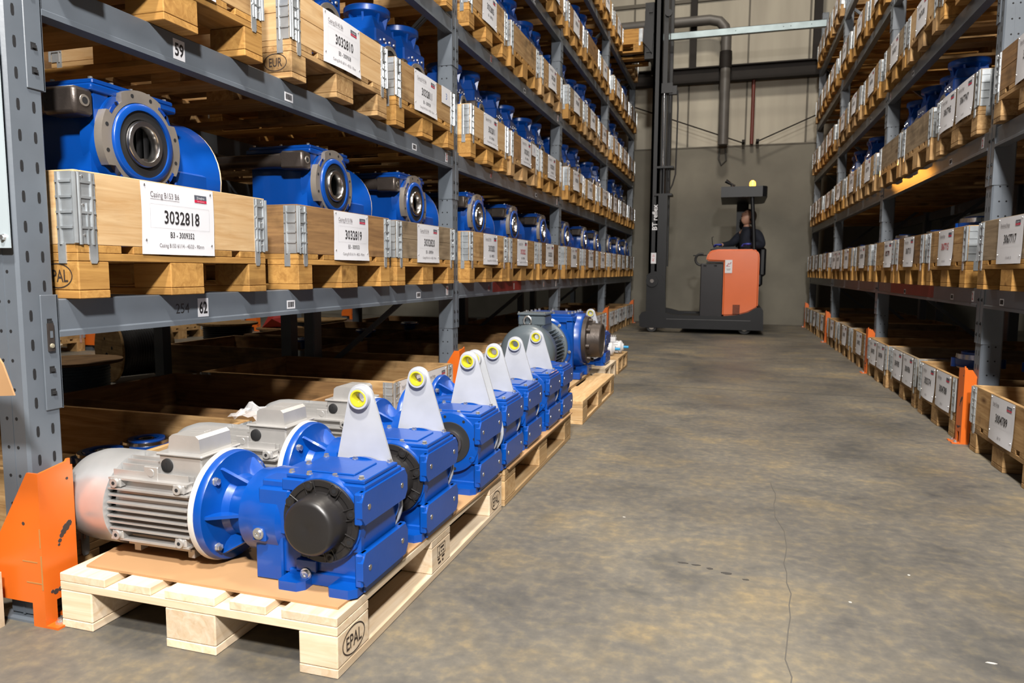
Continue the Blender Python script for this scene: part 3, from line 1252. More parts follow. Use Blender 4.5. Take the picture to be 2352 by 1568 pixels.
def make_casing_b():
    """upright casing with flared flange on top"""
    t = thing('gear_housing', '-', 'gear casing')
    b = MB(BLUE)
    b.box(.18, .42, -.12, .12, 0, .37, .008)
    b.lathe([(.41, .11), (.445, .105)], 'x', (0, -.01, .20), 28)
    b.prism([(.19, .36), (.41, .36), (.39, .43), (.22, .43)], 'y', -.10, .10)
    for a in range(8):
        b.M = Matrix.Translation((.305, 0, 0)) @ Matrix.Rotation(a * PI / 4 + .3, 4, 'Z')
        b.prism([(.06, .33), (.085, .33), (.115, .46), (.06, .46)], 'y', -.006, .006)
        b.M = None
    b.box(.36, .43, .10, .15, .17, .27, .006)
    b.box(.24, .38, -.015, .015, .30, .47)
    b.box(.295, .325, -.09, .09, .30, .46)
    b.build('housing', t, smooth=30)
    b = MB(BLUE)
    b.lathe([(.35, .078), (.43, .080), (.445, .095), (.455, .118), (.462, .124), (.488, .124), (.493, .118), (.493, .08), (.48, .07), (.48, 0)], 'z', (.305, 0, 0), 32)
    b.build('top_flange', t)
    b = MB(BARE)
    b.lathe([(.44, .098), (.452, .096), (.452, .074), (.44, .074)], 'x', (0, -.01, .20), 28)
    b.build('ring_flange', t)
    b = MB(RUB)
    b.lathe([(.44, .074), (.448, .073), (.448, .045), (.43, .045)], 'x', (0, -.01, .20), 24)
    b.mat(HOLE).lathe([(.4458, .045), (.4458, 0)], 'x', (0, -.01, .20), 24)
    b.build('seal', t)
    b = MB(DARKM)
    b.box(.30, .445, -.165, -.115, .225, .29, .008)
    b.mat(BARE).lathe([(.4455, .017), (.447, .016)], 'x', (0, -.14, .257), 14)
    b.mat(HOLE).lathe([(.447, .011), (.4475, .011)], 'x', (0, -.14, .257), 12)
    b.build('lug', t, 'bare steel lug with a hole')
    for x, y in ((.40, .07), (.40, -.04), (.40, .02)):
        put('bolt', BM, t, loc=(.425, y, .325), rot=(0, PI / 2, 0))
    return t


def make_flange(R=.085, h=.085):
    t = thing('input_flange', '-', 'flange')
    b = MB(BLUE)
    b.lathe([(0, R * .62), (.01, R * .66), (h * .6, R * .66), (h * .72, R * 1.05), (h * .88, R * 1.08)], 'z', n=32)
    for i in range(4):
        a = PI / 2 * i + .5
        c, s_ = math.cos(a), math.sin(a)
        b.cyl((R * .98 * c, R * .98 * s_, h * .70), (R * .98 * c, R * .98 * s_, h * .885), R * .22, 12)
    b.build('flange_body', t)
    b = MB(BAREB)
    b.lathe([(h * .86, R * 1.0), (h * .98, R * .98), (h * .98, R * .80), (h * .90, R * .80)], 'z', n=36)
    b.build('machined_face', t)
    b = MB(BLUE)
    b.lathe([(h * .86, R * .80), (h * 1.02, R * .76), (h * 1.02, R * .52), (h * .8, R * .50)], 'z', n=32)
    b.mat(RUB).lathe([(h * .94, R * .52), (h * .94, R * .30)], 'z', n=28)
    b.mat(BAREB).lathe([(h * .94, R * .34), (h * 1.0, R * .33), (h * 1.0, R * .24), (h * .5, R * .24)], 'z', n=24)
    b.mat(HOLE).lathe([(h * .5, R * .25), (h * .5, 0)], 'z', n=20)
    b.build('seal_seat', t)
    return t


CA, CBs, FL = make_casing_a(), make_casing_b(), make_flange()
used = {}


def place(proto, loc, rz, label, group):
    if proto.name not in used:
        used[proto.name] = 1
        proto.location = loc
        proto.rotation_euler = (0, 0, rz)
        proto['label'] = label
        proto['group'] = group
        return proto
    return dup(proto, loc, rz, label, group)


# ------------------------------------------------------------------ fill the racks
CYL = {1: [1.875, 2.885, 3.78, 4.83, 5.76, 6.68, 7.74, 8.66, 9.58, 10.58, 11.48, 12.37]}
CYL[0] = [1.89, 2.82, 3.71, 4.83, 5.76, 6.68, 7.72, 8.64, 9.56, 10.58, 11.48, 12.37]
CYL[2] = [1.87, 2.86, 3.80, 4.86, 5.78, 6.68, 7.74, 8.66, 9.56, 10.58, 11.46, 12.34]
for k in (3, 4, 5):
    CYL[k] = [1.83, 2.86, 3.78, 4.84, 5.78, 6.70, 7.74, 8.64, 9.56, 10.58, 11.46, 12.34]
CYR = [3.80, 4.85, 5.77, 6.65, 7.65, 8.58, 9.52, 10.60, 11.48, 12.30]
tone_p = ['amber', 'amber', 'amber', 'tan', 'amber', 'tan']
tone_c = ['tan', 'brown', 'grey', 'tan', 'pine', 'grey', 'tan', 'brown', 'pine', 'tan', 'grey', 'tan']
rng = random.Random(11)


def zbase(k):
    return 0. if k == 0 else LEVELS[k - 1]


def where(side, k, i):
    return '%s from front, %s, %s rack' % (ORD[i], SHELF[k], 'left' if side > 0 else 'right')


CONTENT_LAB = {'a': 'blue gear casing with open hub in crate %s', 'b': 'upright blue gear casing with round top flange, crate %s',
               'f': 'blue input flange lying in the crate %s'}


def stack(side, k, i, y, num, title='Casing B153 B6', sub='', foot='', content='a', tc=None, tp=None, red=False, sheet_y=0., extra=None, note=None, split=None, nosheet=False):
    nm = 'left' if side > 0 else 'right'
    z = zbase(k)
    rz = 0 if side > 0 else PI
    jx, jy = rng.uniform(-.012, .012), rng.uniform(-.01, .01)
    xc = (XL + .05 - .6 + jx) if side > 0 else (XR - .05 + .6 + jx)
    y += jy if k else 0
    if side > 0 and k == 0 and i in (0, 1, 4, 5):
        xc -= .10
    near = 1 if y < 5.3 or (k == 0 and y < 6.8 and side < 0) else 0
    tp = tp or rng.choice(tone_p)
    tc = tc or rng.choice(tone_c)
    sp = rng.random() < .35 if split is None else split
    wh = where(side, k, i)
    mk = None
    if near:
        mk = {(2, 0): ('EUR' if k == 2 else 'EPAL', 'y-')} if side > 0 and i == k - 1 and k < 3 else None
    pallet((xc, y, z), rz, tp, '%s wooden pallet %s' % ({'amber': 'amber', 'tan': 'tan'}.get(tp, tp), wh), 'pallets in the %s rack, %s' % (nm, SHELF[k]), near, mk)
    sheets = []
    det = 2 if y < 4.4 else (1 if y < 7.2 else 0)
    if not nosheet:
        sheets.append((sheet_y, sheet_mesh(title, str(num), sub, foot, INKR if red else INK, det, seed=i * 7 + k * 31, curl=1 if i else .6)))
    for (yy, n2, rd) in (extra or ()):
        sheets.append((yy, sheet_mesh(title, str(n2), sub, foot, INKR if rd else INK, det, seed=i * 5 + k * 3 + 1)))
    what = 'without sheet' if nosheet else ('with two sheets' if extra else 'with sheet %s' % num)
    crate((xc, y, z + .144), rz, tc, 'timber crate %s, %s' % (what, wh), 'crates in the %s rack, %s' % (nm, SHELF[k]), sheets, near, int(sp), note)
    zz = z + .144
    grp = 'gear parts in the %s rack, %s' % (nm, SHELF[k])
    if content == 'a':
        o = place(CA, (xc + side * .06, y + (-.129, -.031, -.05, -.06, -.09, -.05)[min(i, 5)], zz), rz + rng.uniform(-.03, .03), CONTENT_LAB['a'] % wh, grp)
        o.scale = (1, .98, .99)
    elif content == 'b':
        for q, dy in enumerate((-.20, .17)):
            sc = rng.uniform(1.0, 1.14)
            o = place(CBs, (xc + side * rng.uniform(.0, .06), y + dy, zz), rz + rng.uniform(-.12, .12), ('upright blue gear casing, %s of two in crate %s' % (('nearer', 'farther')[q], wh)), grp)
            o.scale = (1, 1, sc)
    elif content == 'f':
        for q in range(2):
            dx = -.25 * q + rng.uniform(.12, .3)
            dy = rng.uniform(-.12, .12)
            o = place(FL, (xc + side * dx, y + dy, zz), rng.random() * 6, '%s blue input flange in the crate %s' % (('front', 'rear')[q], wh), grp)
            if side < 0 and k == 1:
                o.scale = (1.25, 1.25, rng.uniform(2.5, 3.2))
                o.location = (xc + side * (.40 - .30 * q), y + dy, zz)
            elif side < 0 and k == 0:
                o.scale = (1.4, 1.4, 1.7 if i != 1 else 3.4)
                o.location = (xc + side * (.36 - .32 * q), y + dy, zz)


# left rack, first shelf
n0 = 3032818
L1 = [('pine', 0, 'amber'), ('brown', 0, 'amber'), ('grey', 1, 'amber'), ('tan', 0, 'amber'), ('tan', 1, 'amber')]
for i, y in enumerate(CYL[1]):
    tc, sp, tp = L1[i] if i < len(L1) else (None, None, 'amber')
    stack(1, 1, i, y, n0 + (i if i < 4 else i), 'Casing B153 B6', 'B3 - %d' % (3009352 + i), ['Casing B153 61/14 - 45/23 - 90mm', 'Casing B153 61/14 - 48/23 - 90mm'][i % 2], 'a', tc, tp,
          red=(i == 4), sheet_y=(-.03, .02, 0, .02, -.05)[i % 5], split=sp)
# left rack, second shelf
L2N = [3032809, 3032810, 3032811, 3032811, 3032812, 3032813, 3032814, 3032815, 3032816, 3032817, 3032803, 3032802]
L2T = ['tan', 'pine', 'tan', 'pine', 'brown', 'tan']
for i, y in enumerate(CYL[2]):
    stack(1, 2, i, y, L2N[i], 'Casing B143 B6', 'B3 - %d' % (3009357 + i), 'Casing B143 60/14 - 45/23 - 70mm', 'b', L2T[i] if i < 6 else None, 'tan' if i in (1, 4) else 'amber',
          sheet_y=(0, -.02, -.03, 0, .02)[i % 5], note=(.27, '3') if i in (2, 4, 6, 8) else None)
for k, st in ((3, 2), (4, 3), (5, 6)):
    for i, y in enumerate(CYL[k]):
        if i >= st and not (k == 5 and i == 10):
            stack(1, k, i, y, {3: 3032802, 4: 3032790, 5: 3032780}[k] + i, 'Casing B133 B6', 'B3 - %d' % (3009300 + i + k * 10), '', 'b', None, None, nosheet=rng.random() < .08)
# left rack, floor row
for i, y in enumerate(CYL[0]):
    nos = i < 2
    stack(1, 0, i, y, 3004770 + i, 'Input flange', '', '', 'none' if i == 0 else 'f', ['tan', 'brown', 'tan'][i % 3], 'tan', nosheet=nos, sheet_y=-.20, extra=[(.16, 3004780 + i, False)] if not nos else None, split=0)
# right rack
R1 = [(3067717, False, None), (3067715, True, None), (3067713, False, None), (3025379, False, [(.17, 3025378, True)]), (3067709, False, None), (3067708, False, None), (3067707, False, [(-.17, 3067706, False)]),
      (3067705, False, None), (3067704, False, None), (3067703, False, None)]
for i, y in enumerate(CYR):
    n_, rd, ex = R1[i]
    stack(-1, 1, i, y, n_, 'Backstop flange', '', '110 x 40 / 25', 'f' if i in (1, 2, 0) else 'f', ['grey', 'tan', 'brown', 'tan'][i % 4], 'amber', red=rd, extra=ex, sheet_y=.17 if ex else (0 if i else .02), split=int(i == 1))
R2 = [(3067749, [], 'brown'), (3067747, [(-.17, 3067745, False)], 'grey'), (0, None, 'grey'), (0, None, 'grey'), (3067739, [], 'tan')]
for i, y in enumerate(CYR):
    if i < 5:
        n_, ex, tc = R2[i]
        stack(-1, 2, i, y, n_, 'Backstop flange', '', '110 x 40', 'b' if i in (2, 3) else ('f' if i else 'none'), tc, 'tan', extra=ex, nosheet=not n_, sheet_y=.16 if i == 1 else .03)
    else:
        stack(-1, 2, i, y, 3067730 - i, 'Backstop flange', '', '', 'b' if i < 7 else 'f')
for k in (3, 4, 5):
    for i, y in enumerate(CYR):
        if i >= (1, 4, 7)[k - 3]:
            stack(-1, k, i, y, 3067700 - 20 * k - i, 'Backstop flange', '', '', 'none')
RF = [(3004789, None), (3004788, (.17, 3025374)), (3004786, (.17, 3004785)), (3004784, (.17, 3004783)), (3004782, None), (3004781, None), (3004780, None), (3004779, None), (3004778, None), (3004777, None)]
for i, y in enumerate(CYR):
    n_, ex = RF[i]
    stack(-1, 0, i, y, n_, 'Input flange', '', '200 / 35', 'f', ['tan', 'tan', 'grey'][i % 3], 'tan', extra=[(-.17, ex[1], False)] if ex else None, sheet_y=.16 if ex else .03, split=0)

# second storage row, added behind each rack to darken the view through it
for side in (1, -1):
    for k in (1, 2):
        for i in range(1, 9):
            y = (PL if side > 0 else PR)[(i - 1) // 3] + .53 + ((i - 1) % 3) * .93
            xc = XL - 1.85 if side > 0 else XR + 1.85
            nm = 'left' if side > 0 else 'right'
            l2 = 'behind the %s rack, %s, %s from the front' % (nm, SHELF[k], ORD[i])
            pallet((xc, y, LEVELS[k - 1]), 0 if side > 0 else PI, 'tan', 'wooden pallet added as dark backing ' + l2, 'pallets in the row behind the %s rack' % nm, 0)
            crate((xc, y, LEVELS[k - 1] + .144), 0 if side > 0 else PI, 'brown', 'timber crate added as dark backing ' + l2, 'crates in the row behind the %s rack' % nm, (), 0)
for i in range(4):
    y = (4.84, 5.77, 6.70, 7.78)[i]
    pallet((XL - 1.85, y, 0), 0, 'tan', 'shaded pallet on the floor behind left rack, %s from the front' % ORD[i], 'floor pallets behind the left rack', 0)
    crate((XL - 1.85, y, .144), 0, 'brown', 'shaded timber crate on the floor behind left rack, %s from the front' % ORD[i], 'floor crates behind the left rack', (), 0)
    place(FL, (XL - 1.45, y, .30), 1, 'blue flange on the crates behind the left rack, %s from the front' % ORD[i], 'flanges behind the left rack')

# ------------------------------------------------------------------ geared units in the aisle
def housing_mesh():
    b = MB(BLUE)
    b.box(-.285, -.008, -.088, .088, .02, .252, .004)
    b.box(-.21, -.0, -.095, .095, 0, .035, .003)
    b.box(-.302, -.225, -.098, .098, .0, .118, .004)
    b.box(-.29, -.20, -.10, .10, .118, .235, .006)
    b.box(-.222, .004, -.098, .098, .232, .262, .003)
    # feet
    for s_ in (-1, 1):
        for x0, x1 in ((-.215, -.145), (-.078, -.006)):
            ya, yb = (-.138, -.08) if s_ < 0 else (.08, .138)
            cut = .016
            if s_ < 0:
                pl = [(x0, yb), (x1, yb), (x1, ya + cut), (x1 - cut, ya), (x0 + cut * .4, ya), (x0, ya + cut * .4)]
            else:
                pl = [(x0, ya), (x1, ya), (x1, yb - cut), (x1 - cut, yb), (x0 + cut * .4, yb), (x0, yb - cut * .4)]
            b.prism(pl, 'z', 0, .022)
    # bearing rings front and back
    for s_ in (-1, 1):
        b.lathe([(s_ * .085, .108), (s_ * .105, .104), (s_ * .107, .09)], 'y', (-.107, 0, .170), 40)
    # aisle end bosses
    for z0, z1 in ((.172, .250), (.022, .104)):
        b.prism([(-.122, z0 + .02), (-.108, z0), (.105, z0), (.12, z0 + .02), (.12, z1 - .02), (.105, z1), (-.108, z1), (-.122, z1 - .02)], 'x', -.005, .010)
        for s_ in (-1, 1):
            ya, yb = (-.1205, -.085) if s_ < 0 else (.085, .1205)
            b.box(-.014, .006, ya, yb, z0, z1, .004)
    b.box(-.03, -.006, -.10, -.085, .10, .18)
    # oil plug pads
    b.box(-.30, -.262, -.112, -.09, .10, .142, .003)
    b.box(-.185, -.13, -.101, -.09, .035, .065, .002)
    # round neck towards the motor
    b.lathe([(-.215, .088), (-.235, .112), (-.300, .112), (-.318, .106), (-.345, .104), (-.352, .082), (-.40, .074)], 'x', (0, 0, .145), 48)
    return b.mesh('housing', smooth=32)


def cover_mesh():
    b = MB(BLUE)
    b.box(-.215, -.002, -.088, .088, .262, .272, .002)
    b.box(-.178, -.045, -.058, .058, .271, .2755, .002)
    return b.mesh('top_cover', smooth=0)


def endcap_mesh():
    b = MB(BLACK)
    c = (-.107, 0, .171)
    b.lathe([(-.104, .099), (-.108, .101), (-.114, .1), (-.114, .086), (-.111, .084), (-.111, .072), (-.118, .070), (-.160, .067), (-.168, .062), (-.171, .056), (-.1695, .010), (-.168, .005), (-.168, 0)], 'y', c, 48)
    for i in range(8):
        a = i * PI / 4 + .30
        u, v = math.cos(a), math.sin(a)
        b.cyl((c[0] + .089 * u, -.106, c[2] + .089 * v), (c[0] + .089 * u, -.119, c[2] + .089 * v), .0115, 14)
        q = Vector((u, 0, v))
        n = Vector((-v, 0, u))
        for s_ in (-1, 1):
            p = Vector(c) + q * .07 + n * s_ * .012
            p2 = Vector(c) + q * .098 + n * s_ * .014
            b.cyl((p.x, -.116, p.z), (p2.x, -.1155, p2.z), .0016, 5)
    b.mat(HOLE)
    for i in range(8):
        a = i * PI / 4 + .30
        b.lathe([(-.1195, .0055), (-.1188, .0055)], 'y', (c[0] + .089 * math.cos(a), 0, c[2] + .089 * math.sin(a)), 10)
    return b.mesh('end_cap', smooth=40)


def openbore_mesh():
    b = MB(RUB)
    c = (-.107, 0, .171)
    b.lathe([(-.105, .074), (-.110, .072), (-.110, .046), (-.10, .046)], 'y', c, 40)
    b.mat(BAREB).lathe([(-.10, .047), (-.118, .045), (-.118, .036), (-.05, .036)], 'y', c, 36)
    b.mat(HOLE).lathe([(-.1076, .0365), (-.1076, 0)], 'y', c, 24)
    for i in range(8):
        a = i * PI / 4 + .2
        b.lathe([(-.1082, .005), (-.1072, .005)], 'y', (c[0] + .092 * math.cos(a), 0, c[2] + .092 * math.sin(a)), 10)
    return b.mesh('open_bore', smooth=40)


def arm_mesh(ring=False):
    b = MB(ZINC)
    pts = hull2((-.107, .155), .105, (-.118, .430), .036, 20)
    if not ring:
        c0 = Vector((-.118, .430))
        inner = []
        for p in pts:
            d = (Vector(p) - c0).normalized()
            inner.append((c0.x + d.x * .0215, c0.y + d.y * .0215))
        n = len(pts)
        vs = [(p[0], y, p[1]) for y in (0, .007) for L in (pts, inner) for p in L]
        fs = []
        for i in range(n):
            j = (i + 1) % n
            fs += [(i, j, n + j, n + i), (2 * n + i, 3 * n + i, 3 * n + j, 2 * n + j), (i, 2 * n + i, 2 * n + j, j), (n + i, n + j, 3 * n + j, 3 * n + i)]
        b.add(vs, fs)
    else:
        # plate with a large round opening
        inner = circ(-.107, .155, .074, len(pts))
        # order the inner loop to follow the outer one
        c0 = Vector((-.107, .155))
        inner = []
        for p in pts:
            d = (Vector(p) - c0).normalized()
            inner.append((c0.x + d.x * .074, c0.y + d.y * .074))
        n = len(pts)
        vs = [(p[0], y, p[1]) for y in (0, .007) for L in (pts, inner) for p in L]
        fs = []
        for i in range(n):
            j = (i + 1) % n
            fs += [(i, j, n + j, n + i), (2 * n + i, 3 * n + i, 3 * n + j, 2 * n + j), (i, 2 * n + i, 2 * n + j, j), (n + i, n + j, 3 * n + j, 3 * n + i)]
        b.add(vs, fs)
        b.mat(HOLE)
        for i in range(9):
            a = PI * .98 + i * PI / 8 * 1.02
            b.lathe([(-.0006, .0055), (0, .0055)], 'y', (-.107 + .09 * math.cos(a), 0, .155 + .09 * math.sin(a)), 10)
    return b.mesh('torque_arm', smooth=30)


def bush_meshes():
    b = MB(ZINC)
    c = (-.118, 0, .430)
    b.lathe([(-.012, .0295), (-.016, .0285), (-.016, .0235), (.022, .0235), (.022, .0285), (.020, .0295), (-.012, .0295)], 'y', c, 32)
    s1 = b.mesh('eye_sleeve', smooth=40)
    b = MB(YEL)
    b.lathe([(-.0155, .0236), (-.0168, .0222), (-.0168, .019), (-.004, .0135), (.010, .0125), (.0225, .0165), (.0225, .0222), (.0215, .0236), (-.0155, .0236)], 'y', c, 32)
    s2 = b.mesh('rubber_bush', smooth=40)
    return s1, s2


HM1, CM1, EM1, OM1, AM1, AM2 = housing_mesh(), cover_mesh(), endcap_mesh(), openbore_mesh(), arm_mesh(), arm_mesh(True)
SL, BU = bush_meshes()
PLUG = MB(BOLT).lathe([(0, .015), (.003, .015), (.003, .011), (.009, .010), (.009, .005), (.004, .004), (.004, 0)], 'z', n=20).mesh('plug', smooth=35)


def flange_in_mesh():
    b = MB(BLUE)
    b.lathe([(-.395, .074), (-.415, .082), (-.424, .10), (-.428, .140), (-.434, .1435), (-.448, .1435)], 'x', (0, 0, .145), 64)
    for i in range(6):
        a = i * PI / 3 + .5
        u, v = math.cos(a), math.sin(a)
        b.M = Matrix.Translation((0, 0, .145)) @ Matrix.Rotation(a, 4, 'X')
        b.prism([(-.430, .074), (-.352, .074), (-.352, .082), (-.420, .128), (-.430, .128)], 'y', -.004, .004)
        b.M = None
    return b.mesh('input_flange', smooth=35)


FIM = flange_in_mesh()


def stator_mesh():
    b = MB(ALU)
    A = (0, 0, .145)
    b.lathe([(-.480, .098), (-.735, .098)], 'x', A, 48)
    b.M = Matrix.Translation(A)
    # fins: horizontal on the flanks, vertical on top
    for s_ in (-1, 1):
        for z in (-.062, -.044, -.026, -.008, .010, .028, .046):
            y1 = .118 if abs(z + .008) < .03 else .112
            b.box(-.745, -.490, min(s_ * .085, s_ * y1), max(s_ * .085, s_ * y1), z - .0022, z + .0022)
        for z in (-.078, .062):
            for x in (-.722, -.520):
                b.box(x - .018, x + .018, min(s_ * .06, s_ * .110), max(s_ * .06, s_ * .110), z - .012, z + .012, .003)
                b.lathe([(s_ * .108, .013), (s_ * .116, .012)], 'y', (x, 0, z), 16)
                b.mat(HOLE).lathe([(s_ * .1162, .005), (s_ * .1166, .005)], 'y', (x, 0, z), 10)
                b.mat(ALU)
        b.box(-.745, -.495, min(s_ * .08, s_ * .108), max(s_ * .08, s_ * .108), .070, .075)
        b.box(-.745, -.495, min(s_ * .08, s_ * .108), max(s_ * .08, s_ * .108), -.093, -.088)
    for y in (-.075, -.058, -.041, -.024, .024, .041, .058, .075):
        zt = math.sqrt(.112 ** 2 - y * y) + .004
        b.box(-.745, -.50, y - .0018, y + .0018, .05, zt)
    b.box(-.745, -.505, -.090, -.086, .045, .092)
    b.box(-.645, -.60, -.091, -.085, .06, .108, .002)
    for y in (-.06, .06):
        b.box(-.72, -.52, y - .015, y + .015, -.115, -.085)
        b.box(-.705, -.685, y - .012, y + .012, -.132, -.11)
        b.box(-.53, -.51, y - .012, y + .012, -.132, -.11)
    b.mat(HOLE).lathe([(-.0918, .008), (-.0912, .008)], 'y', (-.622, 0, .092), 12)
    b.mat(ALU).lathe([(-.0915, .011), (-.093, .010), (-.093, .007)], 'y', (-.622, 0, .092), 14)
    b.mat(HOLE).lathe([(-.745, .10), (-.752, .10)], 'x', (0, 0, 0), 32)
    b.M = None
    return b.mesh('stator_body', smooth=32)


def motor_meshes():
    r = {}
    r['stator_body'] = stator_mesh()
    b = MB(ALUW)
    b.lathe([(-.448, .1445), (-.452, .1465), (-.462, .1465), (-.468, .140), (-.484, .104)], 'x', (0, 0, .145), 64)
    r['motor_flange'] = b.mesh('motor_flange', smooth=35)
    b = MB(plain('fan_cover_zinc', (.70, .71, .72), .36, .72, .16, 6))
    b.lathe([(-.748, .123), (-.749, .127), (-.84, .127), (-.87, .124), (-.90, .114), (-.918, .098), (-.925, .075), (-.925, 0)], 'x', (0, 0, .134), 64)
    r['fan_cover'] = b.mesh('fan_cover', smooth=50)
    b = MB(ALU)
    b.box(-.612, -.478, -.072, .072, .205, .290, .004)
    b.box(-.618, -.472, -.078, .078, .288, .296, .003)
    r['terminal_box'] = b.mesh('terminal_box', smooth=0)
    b = MB(ALU)
    b.prism([(-.592, .296), (-.490, .296), (-.494, .334), (-.504, .342), (-.578, .342), (-.588, .334)], 'y', -.060, .060)
    b.box(-.565, -.515, -.012, .012, .342, .344, .001)
    r['box_lid'] = b.mesh('box_lid', smooth=0, bevel=.006, seg=2)
    b = MB(RUB)
    b.lathe([(-.072, .0185), (-.0755, .018), (-.0765, .016), (-.0765, 0)], 'y', (-.585, 0, .262), 28)
    b.mat(HOLE).box(-.5865, -.5835, -.0772, -.0765, .254, .270)
    r['cable_plug'] = b.mesh('cable_plug', smooth=40)
    return r


MO = motor_meshes()


def unit(loc, label, cap='cap', motor=True, arms=(('b', .110),), plugs=True):
    t = thing('gear_motor' if motor else 'gear_unit', label, 'gear motor' if motor else 'gear unit', loc, 0, 'geared units on the aisle pallets')
    h = put('housing', HM1, t)
    for z in (.211, .063):
        for y in (-.088, .088):
            pb = MB(BAREB)
            pb.lathe([(.0095, .0075), (.0108, .0072), (.0108, .0045)], 'x', (0, y, z), 14)
            pb.mat(HOLE).lathe([(.0104, .0046), (.0104, 0)], 'x', (0, y, z), 12)
            put('threaded_hole', pm(('th', y, z), lambda: pb.mesh('threaded_hole')), h)
    c = put('top_cover', CM1, t)
    for x, y in ((-.205, -.078), (-.155, -.08), (-.085, -.08), (-.015, -.078), (-.205, .078), (-.12, .08), (-.02, .078), (-.208, 0)):
        put('bolt', BM, c, loc=(x, y, .272))
    if cap == 'cap':
        put('end_cap', EM1, t)
    else:
        put('open_bore', OM1, t)
    if plugs:
        put('oil_plug', PLUG, t, loc=(-.281, -.112, .121), rot=(PI / 2, 0, 0))
        put('oil_plug', PLUG, t, loc=(-.157, -.101, .030), rot=(PI / 2, 0, 0))
        put('breather_plug', pm('bp', lambda: MB(BLUE).lathe([(0, .014), (.004, .014), (.012, .011), (.014, 0)], 'z', n=16).mesh('breather_plug')), t, loc=(-.028, -.095, .118), rot=(PI / 2, 0, 0))
    f = put('input_flange', FIM, t)
    for i in range(4):
        a = i * PI / 2 + PI / 4
        put('bolt', pm('fb', lambda: bolt_mesh(.0095, .012)), f, loc=(-.427, .121 * math.cos(a), .145 + .121 * math.sin(a)), rot=(0, PI / 2, 0))
    for kd, y in arms:
        a = put('torque_arm', AM2 if kd == 'r' else AM1, t, loc=(0, y, 0))
        put('eye_sleeve', SL, a)
        put('rubber_bush', BU, a, 'yellow rubber bush in the arm eye')
    if motor:
        m = put('stator_body', MO['stator_body'], t)
        put('motor_flange', MO['motor_flange'], t)
        put('fan_cover', MO['fan_cover'], t, 'bare galvanised fan cover')
        x = put('terminal_box', MO['terminal_box'], t, loc=(0, 0, -.007))
        put('box_lid', MO['box_lid'], x)
        put('cable_plug', MO['cable_plug'], x)
    return t


PTOP = .144
# aisle pallets
mk1 = {(0, 0): ('EPAL', 'y-'), (1, 0): ('#', 'y-'), (2, 0): ('EPAL', 'y-')}
PX = -1.212


def aisle_pallet(yc, tone, label, dx=0, marks=None, rz=PI / 2):
    # long side along the aisle; local -y faces the aisle (+x)
    return pallet((PX + dx, yc, 0), rz, tone, label, 'pallets standing along the aisle', 1, marks)


aisle_pallet(1.937, 'cream', 'pale new wooden pallet nearest the camera carrying three gear motors', 0, mk1)
aisle_pallet(3.175, 'pine', 'light wooden pallet carrying four gear units, second along the aisle', .0, None)
aisle_pallet(4.735, 'pine', 'light wooden pallet under the big grey motor, its front half empty', -.005, None)
hp = pallet((-1.33, 5.88, 0), PI / 2, 'cream', 'pale half pallet beyond the grey motor, carrying one gear unit', 'pallets standing along the aisle', 1)
hp.scale = (.5, 1, 1)
hp = pallet((-1.33, 6.60, 0), PI / 2, 'pine', 'farthest half pallet on the aisle floor, carrying white motors', 'pallets standing along the aisle', 1)
hp.scale = (.5, 1, 1)
b = MB(CARD)
b.prism([(-1.574, 1.383), (-.830, 1.373), (-.815, 1.62), (-.80, 2.50), (-1.60, 2.50), (-1.602, 1.497)], 'z', PTOP, PTOP + .006)
tag(b.build('cardboard_sheet', smooth=0), 'flat brown cardboard sheet lying on the nearest pallet under the motors', 'cardboard')
b = MB(CARD)
b.box(-1.59, -.80, 2.60, 3.76, PTOP, PTOP + .006)
tag(b.build('cardboard_sheet', smooth=0), 'flat brown cardboard sheet on the second pallet under the gear units', 'cardboard')
UX = -.805
G0 = PTOP + .006
unit((UX, 1.55, G0), 'nearest blue gear motor with silver motor, black cap and upright arm')
unit((UX, 1.915, G0), 'second blue gear motor from the camera, with black cap and silver motor')
unit((UX, 2.365, G0), 'third blue gear motor from the camera, open bore and double arm', 'bore', True, (('b', .110), ('b', .175)))
unit((UX - .005, 2.675, G0), 'fourth blue gear unit from the camera, first on the second pallet', 'bore', False)
unit((UX - .01, 3.00, G0), 'fifth blue gear unit from the camera, its arm fourth from last', 'bore', False)
unit((UX - .012, 3.385, G0), 'sixth blue gear unit from the camera, with the last arm before the grey motor', 'bore', False)
unit((UX - .01, 3.668, G0), 'seventh blue gear unit, armless one at the end of the second pallet', 'bore', False, ())
u8 = unit((-.965, 5.88, PTOP), 'far blue gear unit with ring-shaped arm on the pale half pallet', 'bore', False, (('r', -.125),))

# big grey motor unit
t = thing('gear_motor', 'large blue gear motor with grey finned motor and black cylindrical cap', 'gear motor', (0, 0, PTOP), 0)
b = MB(BLUE)
b.box(-1.46, -1.10, 5.02, 5.48, .03, .43, .02)
b.box(-1.48, -1.07, 5.00, 5.50, .40, .445, .006)
b.box(-1.50, -1.02, 4.97, 5.50, 0, .035, .004)
b.box(-1.09, -1.0, 4.94, 5.02, 0, .05, .006)
b.box(-1.09, -1.0, 5.2, 5.28, 0, .07, .006)
b.box(-1.50, -1.42, 4.93, 5.02, 0, .05, .006)
b.lathe([(-1.11, .20), (-1.04, .195), (-1.025, .185), (-1.02, .16)], 'x', (0, 5.24, .26), 48)
b.lathe([(4.965, .205), (4.985, .215), (5.02, .20), (5.05, .17)], 'y', (-1.285, 0, .225), 48)
b.box(-1.12, -1.07, 5.0, 5.05, .03, .42, .006)
b.box(-1.30, -1.22, 5.45, 5.62, .20, .44, .02)
h = b.build('housing', t, smooth=32)
b = MB(BLUE)
b.box(-1.46, -1.09, 5.02, 5.48, .445, .462, .003)
c = b.build('top_cover', t, smooth=0)
